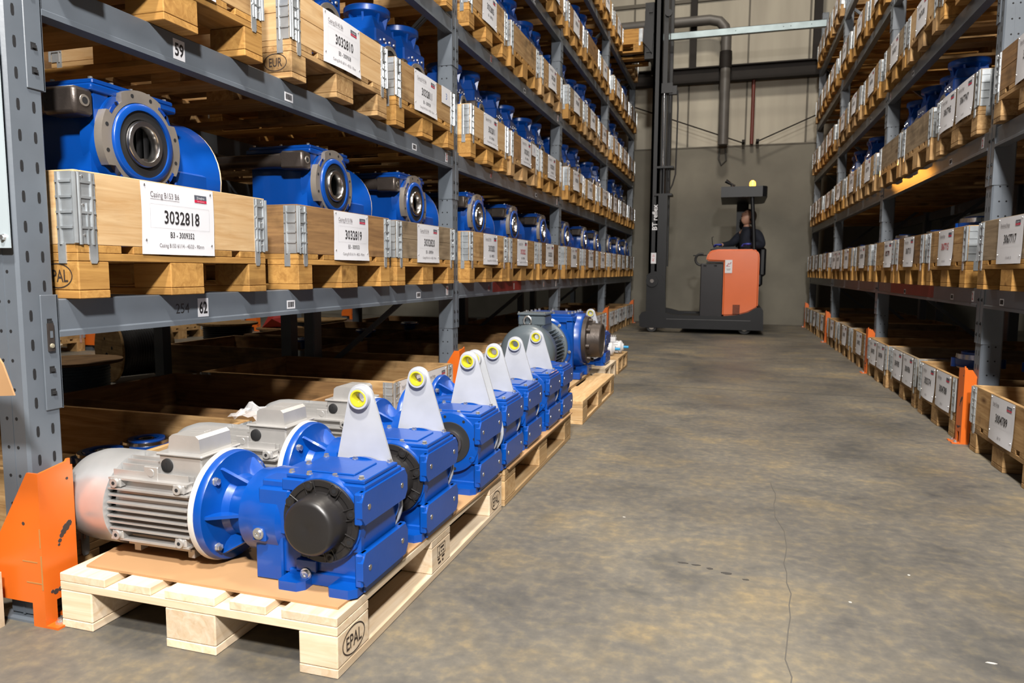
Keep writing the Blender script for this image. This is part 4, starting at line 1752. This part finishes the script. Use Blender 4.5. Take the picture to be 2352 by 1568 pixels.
for i in range(4):
    for (x, y) in ((-1.44 + i * .11, 5.04), (-1.44 + i * .11, 5.46)):
        put('bolt', pm('bb', lambda: bolt_mesh(.010, .014)), c, loc=(x, y, .462))
for y in (5.14, 5.25, 5.36):
    put('bolt', pm('bb', lambda: bolt_mesh(.010, .014)), c, loc=(-1.105, y, .462))
    put('bolt', pm('bb', lambda: bolt_mesh(.010, .014)), c, loc=(-1.445, y, .462))
b = MB(DARKM)
b.lathe([(-1.025, .175), (-.995, .175), (-.99, .165), (-.99, .13), (-.935, .128)], 'x', (0, 5.24, .26), 48)
b.lathe([(-.99, .128), (-.90, .126), (-.893, .12), (-.893, .11), (-.90, .108), (-.90, 0)], 'x', (0, 5.24, .26), 48)
for i in range(8):
    a = i * PI / 4 + .2
    b.cyl((-.995, 5.24 + .152 * math.cos(a), .26 + .152 * math.sin(a)), (-.965, 5.24 + .152 * math.cos(a), .26 + .152 * math.sin(a)), .013, 8)
b.build('hub_cap', t, 'black cylindrical hub cap ringed with bolts', smooth=35)
AX = (-1.285, 0, .225)
b = MB(GREYM)
b.lathe([(4.964, .190), (4.950, .190), (4.944, .186), (4.935, .155)], 'y', AX, 56)
b.lathe([(4.94, .148), (4.62, .148)], 'y', AX, 48)
for i in range(44):
    a = 2 * PI * i / 44
    if .9 < a < 2.25:
        continue
    b.M = Matrix.Translation(AX) @ Matrix.Rotation(-a, 4, 'Y')
    b.box(.145, .183, 4.63, 4.90, -.0022, .0022)
    b.M = None
for i in range(11):
    x = -1.365 + i * .016
    b.box(x, x + .004, 4.63, 4.90, .30, .405)
mo = b.build('stator_body', t, 'grey finned motor body', smooth=32)
b = MB(GREYM)
b.lathe([(4.645, .182), (4.64, .187), (4.56, .187), (4.53, .18), (4.50, .155), (4.485, .12), (4.485, 0)], 'y', AX, 56)
b.mat(HOLE).box(-1.33, -1.27, 4.60, 4.64, .4105, .4125)
b.build('fan_cover', t, 'grey rounded fan cover', smooth=50)
b = MB(GREYM)
b.box(-1.375, -1.205, 4.70, 4.86, .37, .405, .006)
b.box(-1.385, -1.195, 4.68, 4.88, .40, .465, .008)
b.mat(HOLE).lathe([(4.6785, .012), (4.68, .012)], 'y', (-1.34, 0, .435), 16)
x = b.build('terminal_box', t, 'grey terminal box', smooth=0)
b = MB(GREYM)
b.box(-1.39, -1.19, 4.672, 4.888, .468, .486, .006)
x2 = b.build('box_lid', x, smooth=0)
for xx in (-1.38, -1.20):
    for y in (4.685, 4.875):
        put('bolt', BM, x, loc=(xx, y, .486))
b = MB(BOLT)
b.tube([(-1.31 + .026 * math.cos(a), 4.655, .432 + .032 * math.sin(a)) for a in [2 * PI * i / 20 for i in range(20)]], .006, 8, True)
b.lathe([(.37, .014), (.385, .012), (.402, .008)], 'z', (-1.31, 4.655, 0), 14)
b.build('lifting_eye', t, 'bright steel lifting eye')
for i in range(6):
    a = i * PI / 3 + .5
    put('bolt', pm('bb', lambda: bolt_mesh(.010, .014)), mo, loc=(AX[0] + .172 * math.cos(a), 4.945, AX[2] + .172 * math.sin(a)), rot=(PI / 2, 0, 0))
    put('bolt', pm('bb', lambda: bolt_mesh(.010, .014)), h, loc=(AX[0] + .202 * math.cos(a + .4), 4.966, AX[2] + .202 * math.sin(a + .4)), rot=(PI / 2, 0, 0))
t.location = (0, 0, PTOP)

# small white motors
for i, (x, y, lb) in enumerate([(-1.06, 6.50, 'small white finned motor with blue shaft cap, the nearer of two'), (-1.01, 6.70, 'small white finned motor with blue shaft cap, the farther of two')]):
    t = thing('small_motor', lb, 'motor', (x, y, PTOP), 0, 'white motors on the farthest aisle pallet')
    b = MB(WHITEM)
    b.lathe([(-.10, .05), (.03, .05)], 'x', (0, 0, .062), 24)
    for k in range(12):
        a = 2 * PI * k / 12
        b.M = Matrix.Translation((0, 0, .062)) @ Matrix.Rotation(a, 4, 'X')
        b.box(-.10, .02, -.0015, .0015, .045, .058)
        b.M = None
    b.box(-.08, -.02, -.05, .05, 0, .012)
    b.build('stator_body', t)
    b = MB(WHITEM)
    b.lathe([(.03, .06), (.045, .06), (.06, .035), (.07, .03)], 'x', (0, 0, .062), 28)
    b.build('end_flange', t)
    b = MB(WHITEM)
    b.lathe([(-.10, .056), (-.135, .055), (-.145, .04), (-.145, 0)], 'x', (0, 0, .062), 24)
    b.build('fan_cover', t)
    b = MB(WHITEM)
    b.box(-.085, -.005, -.035, .035, .108, .150, .004)
    for k in range(5):
        b.box(-.083 + k * .018, -.080 + k * .018, -.03, .03, .150, .172)
    b.build('terminal_box', t, smooth=0)
    b = MB(CYAN)
    b.lathe([(.07, .012), (.115, .012), (.115, 0)], 'x', (0, 0, .062), 14)
    b.build('shaft_cap', t, 'bright blue plastic shaft cap')

# ------------------------------------------------------------------ plain racks standing behind
for side in (1, -1):
    nm = 'left' if side > 0 else 'right'
    for bay in range(3):
        posts = PL if side > 0 else PR
        for k in (1, 2):
            for q, dx in enumerate((1.25, 2.40)):
                x = (XL - dx) if side > 0 else (XR + dx - .045)
                b = MB(STEEL)
                b.box(0, .045, 0, posts[bay + 1] - posts[bay] - .08, -.1, 0)
                r = b.build('rack_crossbar', smooth=0)
                r.location = (x, posts[bay] + .04, LEVELS[k - 1])
                tag(r, 'shaded %s beam behind the %s rack, %s, %s bay' % (('near', 'far')[q], nm, SHELF[k], ORD[bay]), 'rack beam', 'beams of the row behind the %s rack' % nm)
    for i in range(4):
        posts = PL if side > 0 else PR
        b = MB(STEEL)
        for dx in (1.25, 2.35):
            x = (-dx - .04) if side > 0 else dx - .04
            b.box(x, x + .08, -.04, .04, 0, 2.4)
        r = b.build('rack_upright', smooth=0)
        r.location = ((XL if side > 0 else XR), posts[i], 0)
        tag(r, 'shaded upright frame behind the %s rack, %s from the front' % (nm, ORD[i]), 'rack frame', 'upright frames behind the %s rack' % nm)

# ------------------------------------------------------------------ cable reels in the next aisle
WCOIL = plain('grey_blue_cable', (.11, .15, .19), .5, 0, .2, 9)


def reel(loc, rz, tilt, R, L, r, core, label, wt='tan'):
    t = thing('cable_reel', label, 'cable reel', loc, rz, 'cable reels in the next aisle')
    ax = 'z' if not tilt else 'x'
    z0 = 0 if not tilt else R
    for q in (0, 1):
        b = MB(W(wt, 'y'))
        a = q * (L - .018) - (L / 2 if tilt else 0)
        b.lathe([(a, R), (a + .018, R)], ax, (0, 0, z0), 40)
        if tilt and q == 0:
            b.mat(HOLE)
            for (yy, zz, rr) in ((.03, -.05, .028), (-.07, .02, .014), (.06, .09, .012), (-.02, -.14, .012)):
                b.lathe([(a - .0015, rr), (a, rr)], ax, (0, yy, z0 + zz), 16)
        b.build('reel_flange', t)
    b = MB(core)
    n = int((L - .04) / .02)
    a0 = .018 - (L / 2 if tilt else 0)
    prof = []
    for i in range(n):
        a = a0 + .02 * i
        prof += [(a, r * .965), (a + .01, r)]
    prof += [(a0 + .02 * n, r * .965)]
    b.lathe(prof, ax, (0, 0, z0), 40)
    b.build('cable_winding', t)
    return t


reel((-4.72, 4.72, 0), 1.20, True, .26, .42, .225, BLACK, 'large wooden reel of black cable lying on its rim behind the rack')
reel((-4.25, 3.72, 0), 0, False, .30, .30, .22, WCOIL, 'dark wooden reel standing on its flange, nearest behind the front post', 'brown')
reel((-5.35, 4.25, 0), 0, False, .26, .30, .2, BLACK, 'reel with pale wooden top flange behind the dark one', 'cream')
reel((-4.50, 5.60, 0), 0, False, .27, .42, .22, BLACK, 'tall reel of black cable standing under the rack brace')
reel((-4.6, 6.55, 0), 0, False, .24, .30, .21, WCOIL, 'reel of grey-blue cable standing behind the floor crates', 'brown')
reel((-4.62, 7.35, 0), 0, False, .32, .34, .28, WCOIL, 'wide reel of dark blue cable behind the floor crates, farthest reel')
b = MB(plain('red_wrap', (.55, .02, .015), .35))
vs = []
rr = random.Random(3)
b.add([(0, 0, 0), (.32, 0, .02), (.36, .1, .14), (.2, .12, .2), (.02, .1, .13), (.16, -.05, .10), (.18, .22, 0), (-.02, .2, .02)],
      [(0, 1, 5), (1, 2, 5), (2, 3, 5), (3, 4, 5), (4, 0, 5), (2, 6, 3), (3, 6, 7), (3, 7, 4), (0, 7, 6), (0, 6, 1), (1, 6, 2), (4, 7, 0)])
o = tag(b.build('plastic_bundle', smooth=20), 'crumpled red plastic bundle lying on the grey-blue cable reel', 'bundle')
o.location = (-4.75, 6.45, .30)
for i, (x, y) in enumerate([(-6.9, 6.3), (-6.9, 9.1), (-6.9, 11.9)]):
    b = MB(STEEL)
    b.box(-.05, .05, -.05, .05, 0, 3)
    b.box(-1.1, -1.0, -.05, .05, 0, 3)
    r = b.build('rack_upright')
    r.location = (x, y, 0)
    tag(r, 'rack frame on the far side of the next aisle, %s from the front' % ORD[i], 'rack frame', 'rack frames across the next aisle')
    g = put('guard_shell', GM, None, None, (x + .1, y, 0))
    g.name = 'post_guard'
    tag(g, 'orange post guard across the next aisle, %s from the front' % ORD[i], 'post guard', 'orange guards across the next aisle')
for i, yy in enumerate((4.9, 5.8, 6.85, 7.7, 8.55)):
    pallet((-7.5, yy, 0), 0, 'tan', 'pallet on the floor across the next aisle, %s from the front' % ORD[i], 'pallets across the next aisle', 0)
    crate((-7.5, yy, .144), 0, 'tan', 'timber crate across the next aisle, %s from the front' % ORD[i], 'crates across the next aisle', (), 0)
    crate((-7.5, yy, .34), 0, 'brown', 'upper timber crate across the next aisle, %s from the front' % ORD[i], 'upper crates across the next aisle', (), 0)

# flanges in the nearest floor crate, clear wrap
for i, (x, y, lb) in enumerate([(-2.14, 1.975, 'blue input flange with steel rim in the nearest floor crate, left one'), (-2.13, 2.165, 'blue input flange with steel rim in the nearest floor crate, right one')]):
    o = place(FL, (x, y, .144), .3 + i, lb, 'flanges in the nearest floor crate')
    o.scale = (1, 1, 1.45)
WRAP = bpy.data.materials.new('clear_wrap')
WRAP.use_nodes = True
_b = WRAP.node_tree.nodes['Principled BSDF']
_b.inputs['Base Color'].default_value = (.9, .9, .92, 1)
_b.inputs['Roughness'].default_value = .12
_b.inputs['Alpha'].default_value = .28
b = MB(WRAP)
rr = random.Random(5)
g = [[(.16 * i / 7, .10 * j / 5, .03 * rr.random() + .05 * math.sin(PI * i / 7) * math.sin(PI * j / 5)) for i in range(8)] for j in range(6)]
b.add([p for row in g for p in row], [(j * 8 + i, j * 8 + i + 1, (j + 1) * 8 + i + 1, (j + 1) * 8 + i) for j in range(5) for i in range(7)])
o = tag(b.build('plastic_wrap', smooth=0), 'crumpled clear plastic wrap lying on the floor crate behind the motors', 'plastic wrap')
o.location = (-1.80, 2.22, .342)

# left edge of the picture
b = MB(plain('panel_white', (.50, .58, .62), .4, 0, .06, 3))
b.box(-2.3, -1.695, 1.326, 1.330, .965, 1.46)
t = tag(b.build('rack_end_panel', smooth=0), 'pale grey sign panel screwed to the side of the front left post', 'panel')
put('screw', BM, t, loc=(-1.712, 1.326, .991), rot=(PI / 2, 0, 0))
b = MB(CARD)
b.prism([(-1.90, .60), (-1.545, .628), (-1.575, .70), (-1.60, .73), (-1.90, .76)], 'y', 1.196, 1.20)
b.prism([(1.196, .60), (1.196, .64), (.7, .66), (.7, .60)], 'x', -1.90, -1.895)
b.box(-2.4, -1.9, .7, 1.2, .30, .62)
tag(b.build('cardboard_box', smooth=0), 'brown cardboard box flap at the left edge, in front of the post', 'cardboard box')
pallet((-2.40, .85, .155), 0, 'tan', 'pallet carrying the cardboard box at the left edge of the picture', None, 0)
pallet((-2.355, .895, 0), 0, 'cream', 'pale wooden pallet at the left edge beside the orange guard', None, 0)

# ------------------------------------------------------------------ reach truck
t = thing('reach_truck', 'orange and black reach truck with tall mast standing across the aisle end', 'forklift', (0, 10.9, 0))
O = (0, 0, 0)


def part(name, mat, fn, parent=t, label=None, **kw):
    b_ = MB(mat)
    fn(b_)
    return b_.build(name, parent, label, **kw)


def _chassis(b):
    for y0, y1 in ((0, .16), (1.10, 1.26)):
        b.prism([(-1.30, .09), (-1.31, .24), (-1.27, .30), (-1.10, .335), (-.92, .30), (-.80, .27), (-.1, .265), (-.1, .07), (-1.26, .07)], 'y', y0, y1)
    b.box(-.70, -.1, .15, 1.12, .08, .24)
    b.prism([(-.12, .07), (-.12, .265), (.12, .29), (.26, .33), (.37, .40), (.44, .405), (.47, .36), (.48, .07)], 'y', -.01, 1.27)
    b.mat(plain('scuff_grey', (.10, .10, .105), .5)).box(-.9, .3, -.0115, -.0105, .205, .212)


part('chassis', TRD, _chassis, smooth=30)
for x, y, r in ((-1.12, .02, .085), (-1.12, 1.12, .085), (.22, .05, .10), (.22, 1.05, .10)):
    part('wheel', RUB, lambda b: (b.lathe([(y, r * .9), (y + .01, r), (y + .11, r), (y + .12, r * .9)], 'y', (x, 0, r), 24), b.mat(BARE).lathe([(y - .002, r * .5), (y, r * .5)], 'y', (x, 0, r), 16)))
part('battery_box', TRG, lambda b: (b.box(-.425, -.10, .04, 1.22, .25, 1.04, .01), b.mat(HOLE).box(-.385, -.345, .035, .04, .995, 1.015), b.box(-.235, -.195, .035, .04, .995, 1.015)), smooth=0)


def _body(b):
    pr = [(-.10, .27), (.10, .28), (.25, .32), (.34, .37), (.395, .41)]
    pr += [(.395, 1.10), (.39, 1.17), (.365, 1.22), (.32, 1.245)]
    pr += [(-.18, 1.245), (-.27, 1.23), (-.325, 1.19), (-.345, 1.12), (-.345, 1.075), (-.10, 1.065)]
    b.prism(pr, 'y', .02, .50)
    b.prism([(.10, .28), (.25, .32), (.36, .40), (.395, .5), (.395, .9), (.10, .9)], 'y', .5, 1.24)


bd = part('body', TRO, _body, smooth=35, bevel=.02, seg=3)
part('vent_grille', HOLE, lambda b: [b.box(.045, .145, .012, .021, .30 + i * .018, .309 + i * .018) for i in range(8)], bd, smooth=0)
part('logo_sticker', PAPER, lambda b: (b.box(-.08, .02, .012, .018, .90, 1.09), b.mat(INKR).tube([(-.065, .0115, 1.0), (-.045, .0115, 1.01), (-.035, .0115, 1.04), (-.015, .0115, 1.03), (.005, .0115, 1.055)], .005, 5),
                                       b.tube([(-.06, .0115, 1.005), (-.03, .0115, .995), (-.01, .0115, 1.0)], .003, 5), b.mat(INKG).box(-.06, .0, .0112, .0122, .955, .962), b.box(-.055, -.005, .0112, .0122, .94, .945)), bd, 'white sticker with a red squiggle logo', smooth=0)
part('console', TRD, lambda b: (b.prism([(-.30, 1.24), (-.22, 1.275), (.05, 1.285), (.10, 1.245)], 'y', .06, .46), b.box(-.345, -.10, .03, .48, 1.05, 1.068),
                                b.tube([(-.24, .1, 1.26), (-.27, .1, 1.33), (-.28, .1, 1.42), (-.255, .1, 1.43)], .006, 6)), bd)
part('hydraulic_hose', RUB, lambda b: (b.tube([(-.43 + .085 * math.cos(a), .3, 1.10 + .085 * math.sin(a)) for a in [1.2 + i * .35 for i in range(12)]], .018, 8), b.tube([(-.55, .3, 1.16), (-.35, .3, 1.165)], .01, 6)))
part('seat', TRD, lambda b: (b.box(.12, .46, .40, .86, .70, .90, .03), b.box(.40, .50, .40, .86, .85, 1.28, .03)))


def _guard(b):
    pr = [(-.17, .0), (.40, .0), (.455, .05), (.47, .15), (.47, 1.05), (.44, 1.18), (.36, 1.22), (-.17, 1.22)]
    b.prism([(p[0], p[1]) for p in pr], 'z', 1.975, 2.135)


gd = part('overhead_guard', TRD, lambda b: b.prism([(-.17, .0), (.40, .0), (.455, .05), (.47, .15), (.47, 1.05), (.44, 1.18), (.36, 1.22), (-.17, 1.22)], 'z', 1.99, 2.14), smooth=0)
part('guard_post', TRD, lambda b: b.tube([(.315, .06, 1.24), (.30, .06, 1.5), (.262, .06, 2.0)], .028, 12))
part('guard_panel', TRD, lambda b: b.box(.06, .24, 1.10, 1.16, .4, 2.0), smooth=0)
part('beacon', plain('beacon_amber', (1.0, .36, .03), .3, 0, 0, 1, emit=9.0), lambda b: b.lathe([(2.14, .043), (2.19, .043), (2.215, .034), (2.228, .018), (2.232, 0)], 'z', (.262, .12, 0), 20), gd, 'lit amber beacon')
part('camera_head', TRD, lambda b: (b.lathe([(2.14, .03), (2.17, .02), (2.19, .012)], 'z', (-.02, .15, 0), 12), b.cyl((-.11, .15, 2.24), (-.05, .15, 2.20), .03, 12, .022), b.cyl((-.05, .15, 2.20), (.02, .15, 2.16), .018, 8)), gd)
lb = bpy.data.lights.new('beacon_light', 'POINT')
lb.color = (1, .42, .06)
lb.energy = 6
lb.shadow_soft_size = .04
lo = bpy.data.objects.new('beacon_light', lb)
lo.location = (.262, 11.02, 2.29)
COL.objects.link(lo)
lb = bpy.data.lights.new('beacon_beam', 'SPOT')
lb.color = (1, .40, .05)
lb.energy = 150
lb.spot_size = math.radians(3.6)
lb.spot_blend = .5
lb.shadow_soft_size = .03
lo = bpy.data.objects.new('beacon_beam', lb)
lo.location = (.262, 11.02, 2.29)
lo.rotation_euler = (Vector((1.24, 6.3, 1.64)) - lo.location).to_track_quat('-Z', 'Y').to_euler()
COL.objects.link(lo)


def _mast(b):
    for y in (.06, 1.06):
        b.box(-1.19, -1.155, y, y + .14, .26, 5.9)
        b.box(-1.19, -1.065, y, y + .03, .26, 5.9)
        b.box(-1.10, -1.065, y, y + .14, .26, 5.9)
    b.box(-1.19, -1.07, .1, 1.2, .45, .60)


ms = part('mast_outer', TRD, _mast, smooth=0)
for y in (.10, 1.02):
    part('mast_inner', TRD, lambda b: b.box(-1.05, -.985, y, y + .09, 1.0, 6.1), smooth=0)
part('mast_foot', TRD, lambda b: (b.prism([(-1.21, .26), (-1.21, .86), (-1.15, .90), (-1.08, .92), (-.98, .86), (-.93, .72), (-.91, .26)], 'y', .01, .05), b.box(-1.065, -.93, .03, .12, .26, 2.04)), smooth=0)
part('mast_roller', TRD, lambda b: (b.lathe([(-.02, .09), (.01, .09)], 'y', (-1.125, 0, .775), 24), b.mat(BAREB).lathe([(-.03, .028), (-.02, .028)], 'y', (-1.125, 0, .775), 16)), ms)
for q in ((-1.13, -.87, .03, .3, 2.04, 2.07), (-1.10, -.86, .03, .3, 2.44, 2.47), (-1.06, -.90, .03, .2, 3.52, 3.66), (-.95, -.84, .05, .12, 3.50, 3.62)):
    part('cross_plate', TRD, lambda b: b.box(*q), ms, smooth=0)
part('lift_cylinder', CHROME, lambda b: (b.cyl((-1.012, .05, 2.46), (-1.016, .05, 3.56), .011, 12), b.mat(TRD).cyl((-1.0, .08, .3), (-1.0, .08, 2.46), .03, 12)), ms, 'chrome lift cylinder rod')
part('mast_hose', RUB, lambda b: (b.tube([(-.83, .08, 3.56), (-.82, .08, 3.3), (-.825, .08, 2.7), (-.83, .08, 2.35), (-.87, .08, 2.2), (-.93, .08, 2.08)], .011, 8), b.cyl((-.95, .08, 3.5), (-.95, .08, 2.07), .010, 6), b.cyl((-.915, .08, 3.5), (-.915, .08, 2.07), .010, 6),
                                  b.mat(DARKS).cyl((-.955, .08, 3.6), (-.955, .08, 5.2), .006, 6)), ms)
part('mast_lettering', PAPER, lambda b: b.text('BT reflex', .072, (-1.078, .058, 1.53), (0, 0, 1), (-1, 0, 0), None, 'l', xs=.98, bold=.02), ms, 'white upright lettering', smooth=0)
part('mast_sticker', PAPER, lambda b: (b.box(-1.155, -1.08, .055, .059, 1.035, 1.195), b.mat(INKR).text('FC 21', .03, (-1.105, .0545, 1.07), (0, 0, 1), (-1, 0, 0), None, 'l', bold=.02)), ms, 'white sticker with red letters', smooth=0)
cg = part('fork_carriage', TRD, lambda b: (b.box(-1.33, -1.20, .12, .20, 4.05, 4.85), b.box(-1.33, -1.20, 1.02, 1.10, 4.05, 4.85), b.box(-1.30, -1.22, .1, 1.12, 4.7, 4.78), b.box(-1.30, -1.22, .1, 1.12, 4.14, 4.22),
                                          b.prism([(-1.36, 4.3), (-1.22, 4.12), (-1.20, 4.4), (-1.30, 4.8)], 'y', .08, .12), b.lathe([(.06, .05), (.1, .05)], 'y', (-.985, 0, 4.66), 16)), smooth=0)
for y in (.42, .78):
    part('fork', TRD, lambda b: (b.box(-2.35, -1.33, y, y + .10, 4.215, 4.250), b.box(-1.37, -1.33, y, y + .10, 4.215, 4.84)), cg, smooth=0)
pallet((-1.96, 11.46, 4.172), 0, 'amber', 'amber pallet raised on the reach truck forks high at the mast', None, 1)
crate((-1.96, 11.46, 4.316), 0, 'amber', 'timber crate raised on the reach truck forks high at the mast', None, (), 1)
for q, (x, y) in enumerate([(-1.62, 11.25), (-1.8, 11.5), (-2.1, 11.4)]):
    o = place(FL, (x, y, 4.318), q, '%s blue flange in the crate raised on the truck forks' % ('nearest', 'middle', 'farthest')[q], 'flanges in the raised crate')
    o.scale = (1.2, 1.2, 2.4)


# ------------------------------------------------------------------ driver
def skinmesh(name, mat, pts, edges, root=0, sub=2):
    me = bpy.data.meshes.new(name)
    me.from_pydata([p[:3] for p in pts], edges, [])
    o = bpy.data.objects.new(name, me)
    COL.objects.link(o)
    o.modifiers.new('skin', 'SKIN')
    sv = me.skin_vertices[0].data
    for i, p in enumerate(pts):
        r = p[3]
        sv[i].radius = r if isinstance(r, tuple) else (r, r)
        sv[i].use_root = (i == root)
    m = o.modifiers.new('sub', 'SUBSURF')
    m.levels = m.render_levels = sub
    dg = bpy.context.evaluated_depsgraph_get()
    dg.update()
    me2 = bpy.data.meshes.new_from_object(o.evaluated_get(dg))
    vs = [tuple(v.co) for v in me2.vertices]
    fs = [tuple(p.vertices) for p in me2.polygons]
    bpy.data.objects.remove(o)
    return vs, fs


SKIN = plain('skin', (.56, .30, .20), .5, 0, .06, 8)
NAVY = plain('navy_cloth', (.010, .014, .028), .85, 0, .2, 12, .3)
HAIR = plain('hair_brown', (.05, .026, .014), .7)
GLOVE = plain('glove_blue', (.05, .07, .42), .6)
per = thing('person', 'truck driver in navy workwear and blue gloves, looking up at the load', 'person', (0, 11.0, 0))
P_ = [(.31, .58, .98, .13), (.29, .58, 1.18, .14), (.26, .57, 1.36, .155), (.235, .56, 1.50, .10), (.215, .56, 1.59, .052), (.205, .55, 1.655, .05),
      (.37, .38, 1.49, .062), (.44, .27, 1.30, .050), (.32, .16, 1.315, .038), (.26, .13, 1.325, .03),
      (.12, .72, 1.48, .062), (.0, .62, 1.345, .050), (-.10, .45, 1.32, .038), (-.15, .38, 1.325, .03),
      (.28, .46, .97, .10), (-.06, .44, .96, .075), (-.10, .42, .62, .052), (-.12, .42, .40, .045),
      (.28, .70, .97, .10), (-.04, .72, .96, .075), (-.08, .72, .62, .052), (-.10, .72, .40, .045)]
ED = [(0, 1), (1, 2), (2, 3), (3, 4), (4, 5), (3, 6), (6, 7), (7, 8), (8, 9), (3, 10), (10, 11), (11, 12), (12, 13), (0, 14), (14, 15), (15, 16), (16, 17), (0, 18), (18, 19), (19, 20), (20, 21)]
vs, fs = skinmesh('body', SKIN, P_, ED)
b = MB(SKIN)
b.add(vs, fs)
# head: egg with brow, nose, chin, ears, turned up towards -x
hd = Matrix.Translation((.232, .55, 1.742)) @ Matrix.Scale(1.08, 4) @ Matrix.Rotation(math.radians(-152), 4, 'Z') @ Matrix.Rotation(math.radians(-38), 4, 'Y')
b.M = hd
n, m = 20, 14
hv, hf = [], []
for j in range(m + 1):
    th = PI * j / m
    for i in range(n):
        ph = 2 * PI * i / n
        x, y, z = math.sin(th) * math.cos(ph), math.sin(th) * math.sin(ph), math.cos(th)
        X, Y, Z = x * .098, y * .074, z * .118
        if z < 0:
            Y *= 1 - .28 * (-z)
            X *= (1 - .10 * -z) if x > 0 else (1 - .35 * -z)
        if x > .75 and -.35 < z < .15 and abs(y) < .3:
            X += .012 * (1 - abs(z + .12) * 2)
        if x > .3 and z < -.75:
            X += .008
        hv.append((X, Y, Z))
for j in range(m):
    for i in range(n):
        hf.append((j * n + i, j * n + (i + 1) % n, (j + 1) * n + (i + 1) % n, (j + 1) * n + i))
b.add(hv, hf)
b.add([(.094, -.011, .012), (.094, .011, .012), (.118, 0, -.022), (.092, -.017, -.030), (.092, .017, -.030)], [(0, 1, 2), (0, 2, 3), (1, 4, 2), (3, 2, 4)])
for s_ in (-1, 1):
    b.M = hd @ Matrix.Translation((-.005, s_ * .073, -.005)) @ Matrix.Rotation(s_ * .35, 4, 'Z')
    b.lathe([(-.006, .018), (0, .026), (.006, .02), (.006, 0)], 'y', O, 12)
    b.M = hd
    b.mat(HOLE).lathe([(.085, .008), (.0905, .005), (.0905, 0)], 'x', (0, s_ * .028, .016), 8)
    b.mat(SKIN)
b.mat(plain('lips', (.40, .14, .11), .5)).box(.084, .0935, -.021, .021, -.054, -.047)
b.M = None
b.build('body', per, smooth=70)
# hair cap
b = MB(HAIR)
b.M = hd
hv, hf = [], []
for j in range(9):
    th = PI * .62 * j / 8
    for i in range(n):
        ph = 2 * PI * i / n
        x, y, z = math.sin(th) * math.cos(ph), math.sin(th) * math.sin(ph), math.cos(th)
        f = max(0, x)
        zz = z if x < .2 else max(z, .34 + .25 * f)
        k = 1.0 if x < .35 or z > .45 else .86
        hv.append((x * .107 * k - .004, y * .082 * k, zz * .127 + .002))
for j in range(8):
    for i in range(n):
        hf.append((j * n + i, j * n + (i + 1) % n, (j + 1) * n + (i + 1) % n, (j + 1) * n + i))
b.add(hv, hf)
b.M = None
b.build('hair', per, 'short brown hair', smooth=80)
# workwear: torso, sleeves, trousers
C_ = []
for i, p in enumerate(P_):
    if i in (4, 5):
        continue
    C_.append((p[0], p[1], p[2], p[3] + (.014 if i not in (9, 13) else .010)))
idx = {i: k for k, i in enumerate([j for j in range(len(P_)) if j not in (4, 5)])}
CE = [(idx[a], idx[c]) for a, c in ED if a in idx and c in idx]
CE.append((idx[3], len(C_)))
C_.append((.232, .57, 1.555, .088))
vs, fs = skinmesh('coverall', NAVY, C_, CE)
b = MB(NAVY)
b.add(vs, fs)
b.lathe([(1.535, .085), (1.575, .074), (1.60, .078), (1.60, .066), (1.54, .07)], 'z', (.222, .56, 0), 20)
co = b.build('workwear', per, 'navy work jacket and trousers', smooth=70)
b = MB(INKR)
b.box(.335, .37, .405, .415, 1.455, 1.475)
b.build('chest_badge', co, 'small red badge')
for s_, (hx, hy, hz, ang) in enumerate([(.235, .115, 1.325, PI * .82), (-.175, .355, 1.325, PI * .80)]):
    b = MB(GLOVE)
    b.M = Matrix.Translation((hx, hy, hz)) @ Matrix.Rotation(ang, 4, 'Z')
    b.box(-.035, .045, -.036, .036, -.016, .014, .012)
    for q, (yy, L) in enumerate(((-.027, .055), (-.009, .066), (.009, .062), (.027, .048))):
        b.tube([(.04, yy, .002), (.04 + L * .5, yy, .0), (.04 + L * .85, yy, -.016), (.04 + L, yy, -.032)], .0088, 8)
    b.tube([(-.01, -.034, 0), (.015, -.052, -.008), (.045, -.060, -.02)], .010, 8)
    b.M = None
    b.build('glove', per, 'blue work glove', smooth=60)
for y in (.42, .72):
    b = MB(TRD)
    b.box(-.22, -.06, y - .045, y + .045, .335, .41, .02)
    b.build('boot', per)
part('footwell', TRD, lambda b: b.box(-.10, .40, .52, 1.2, .25, .34))
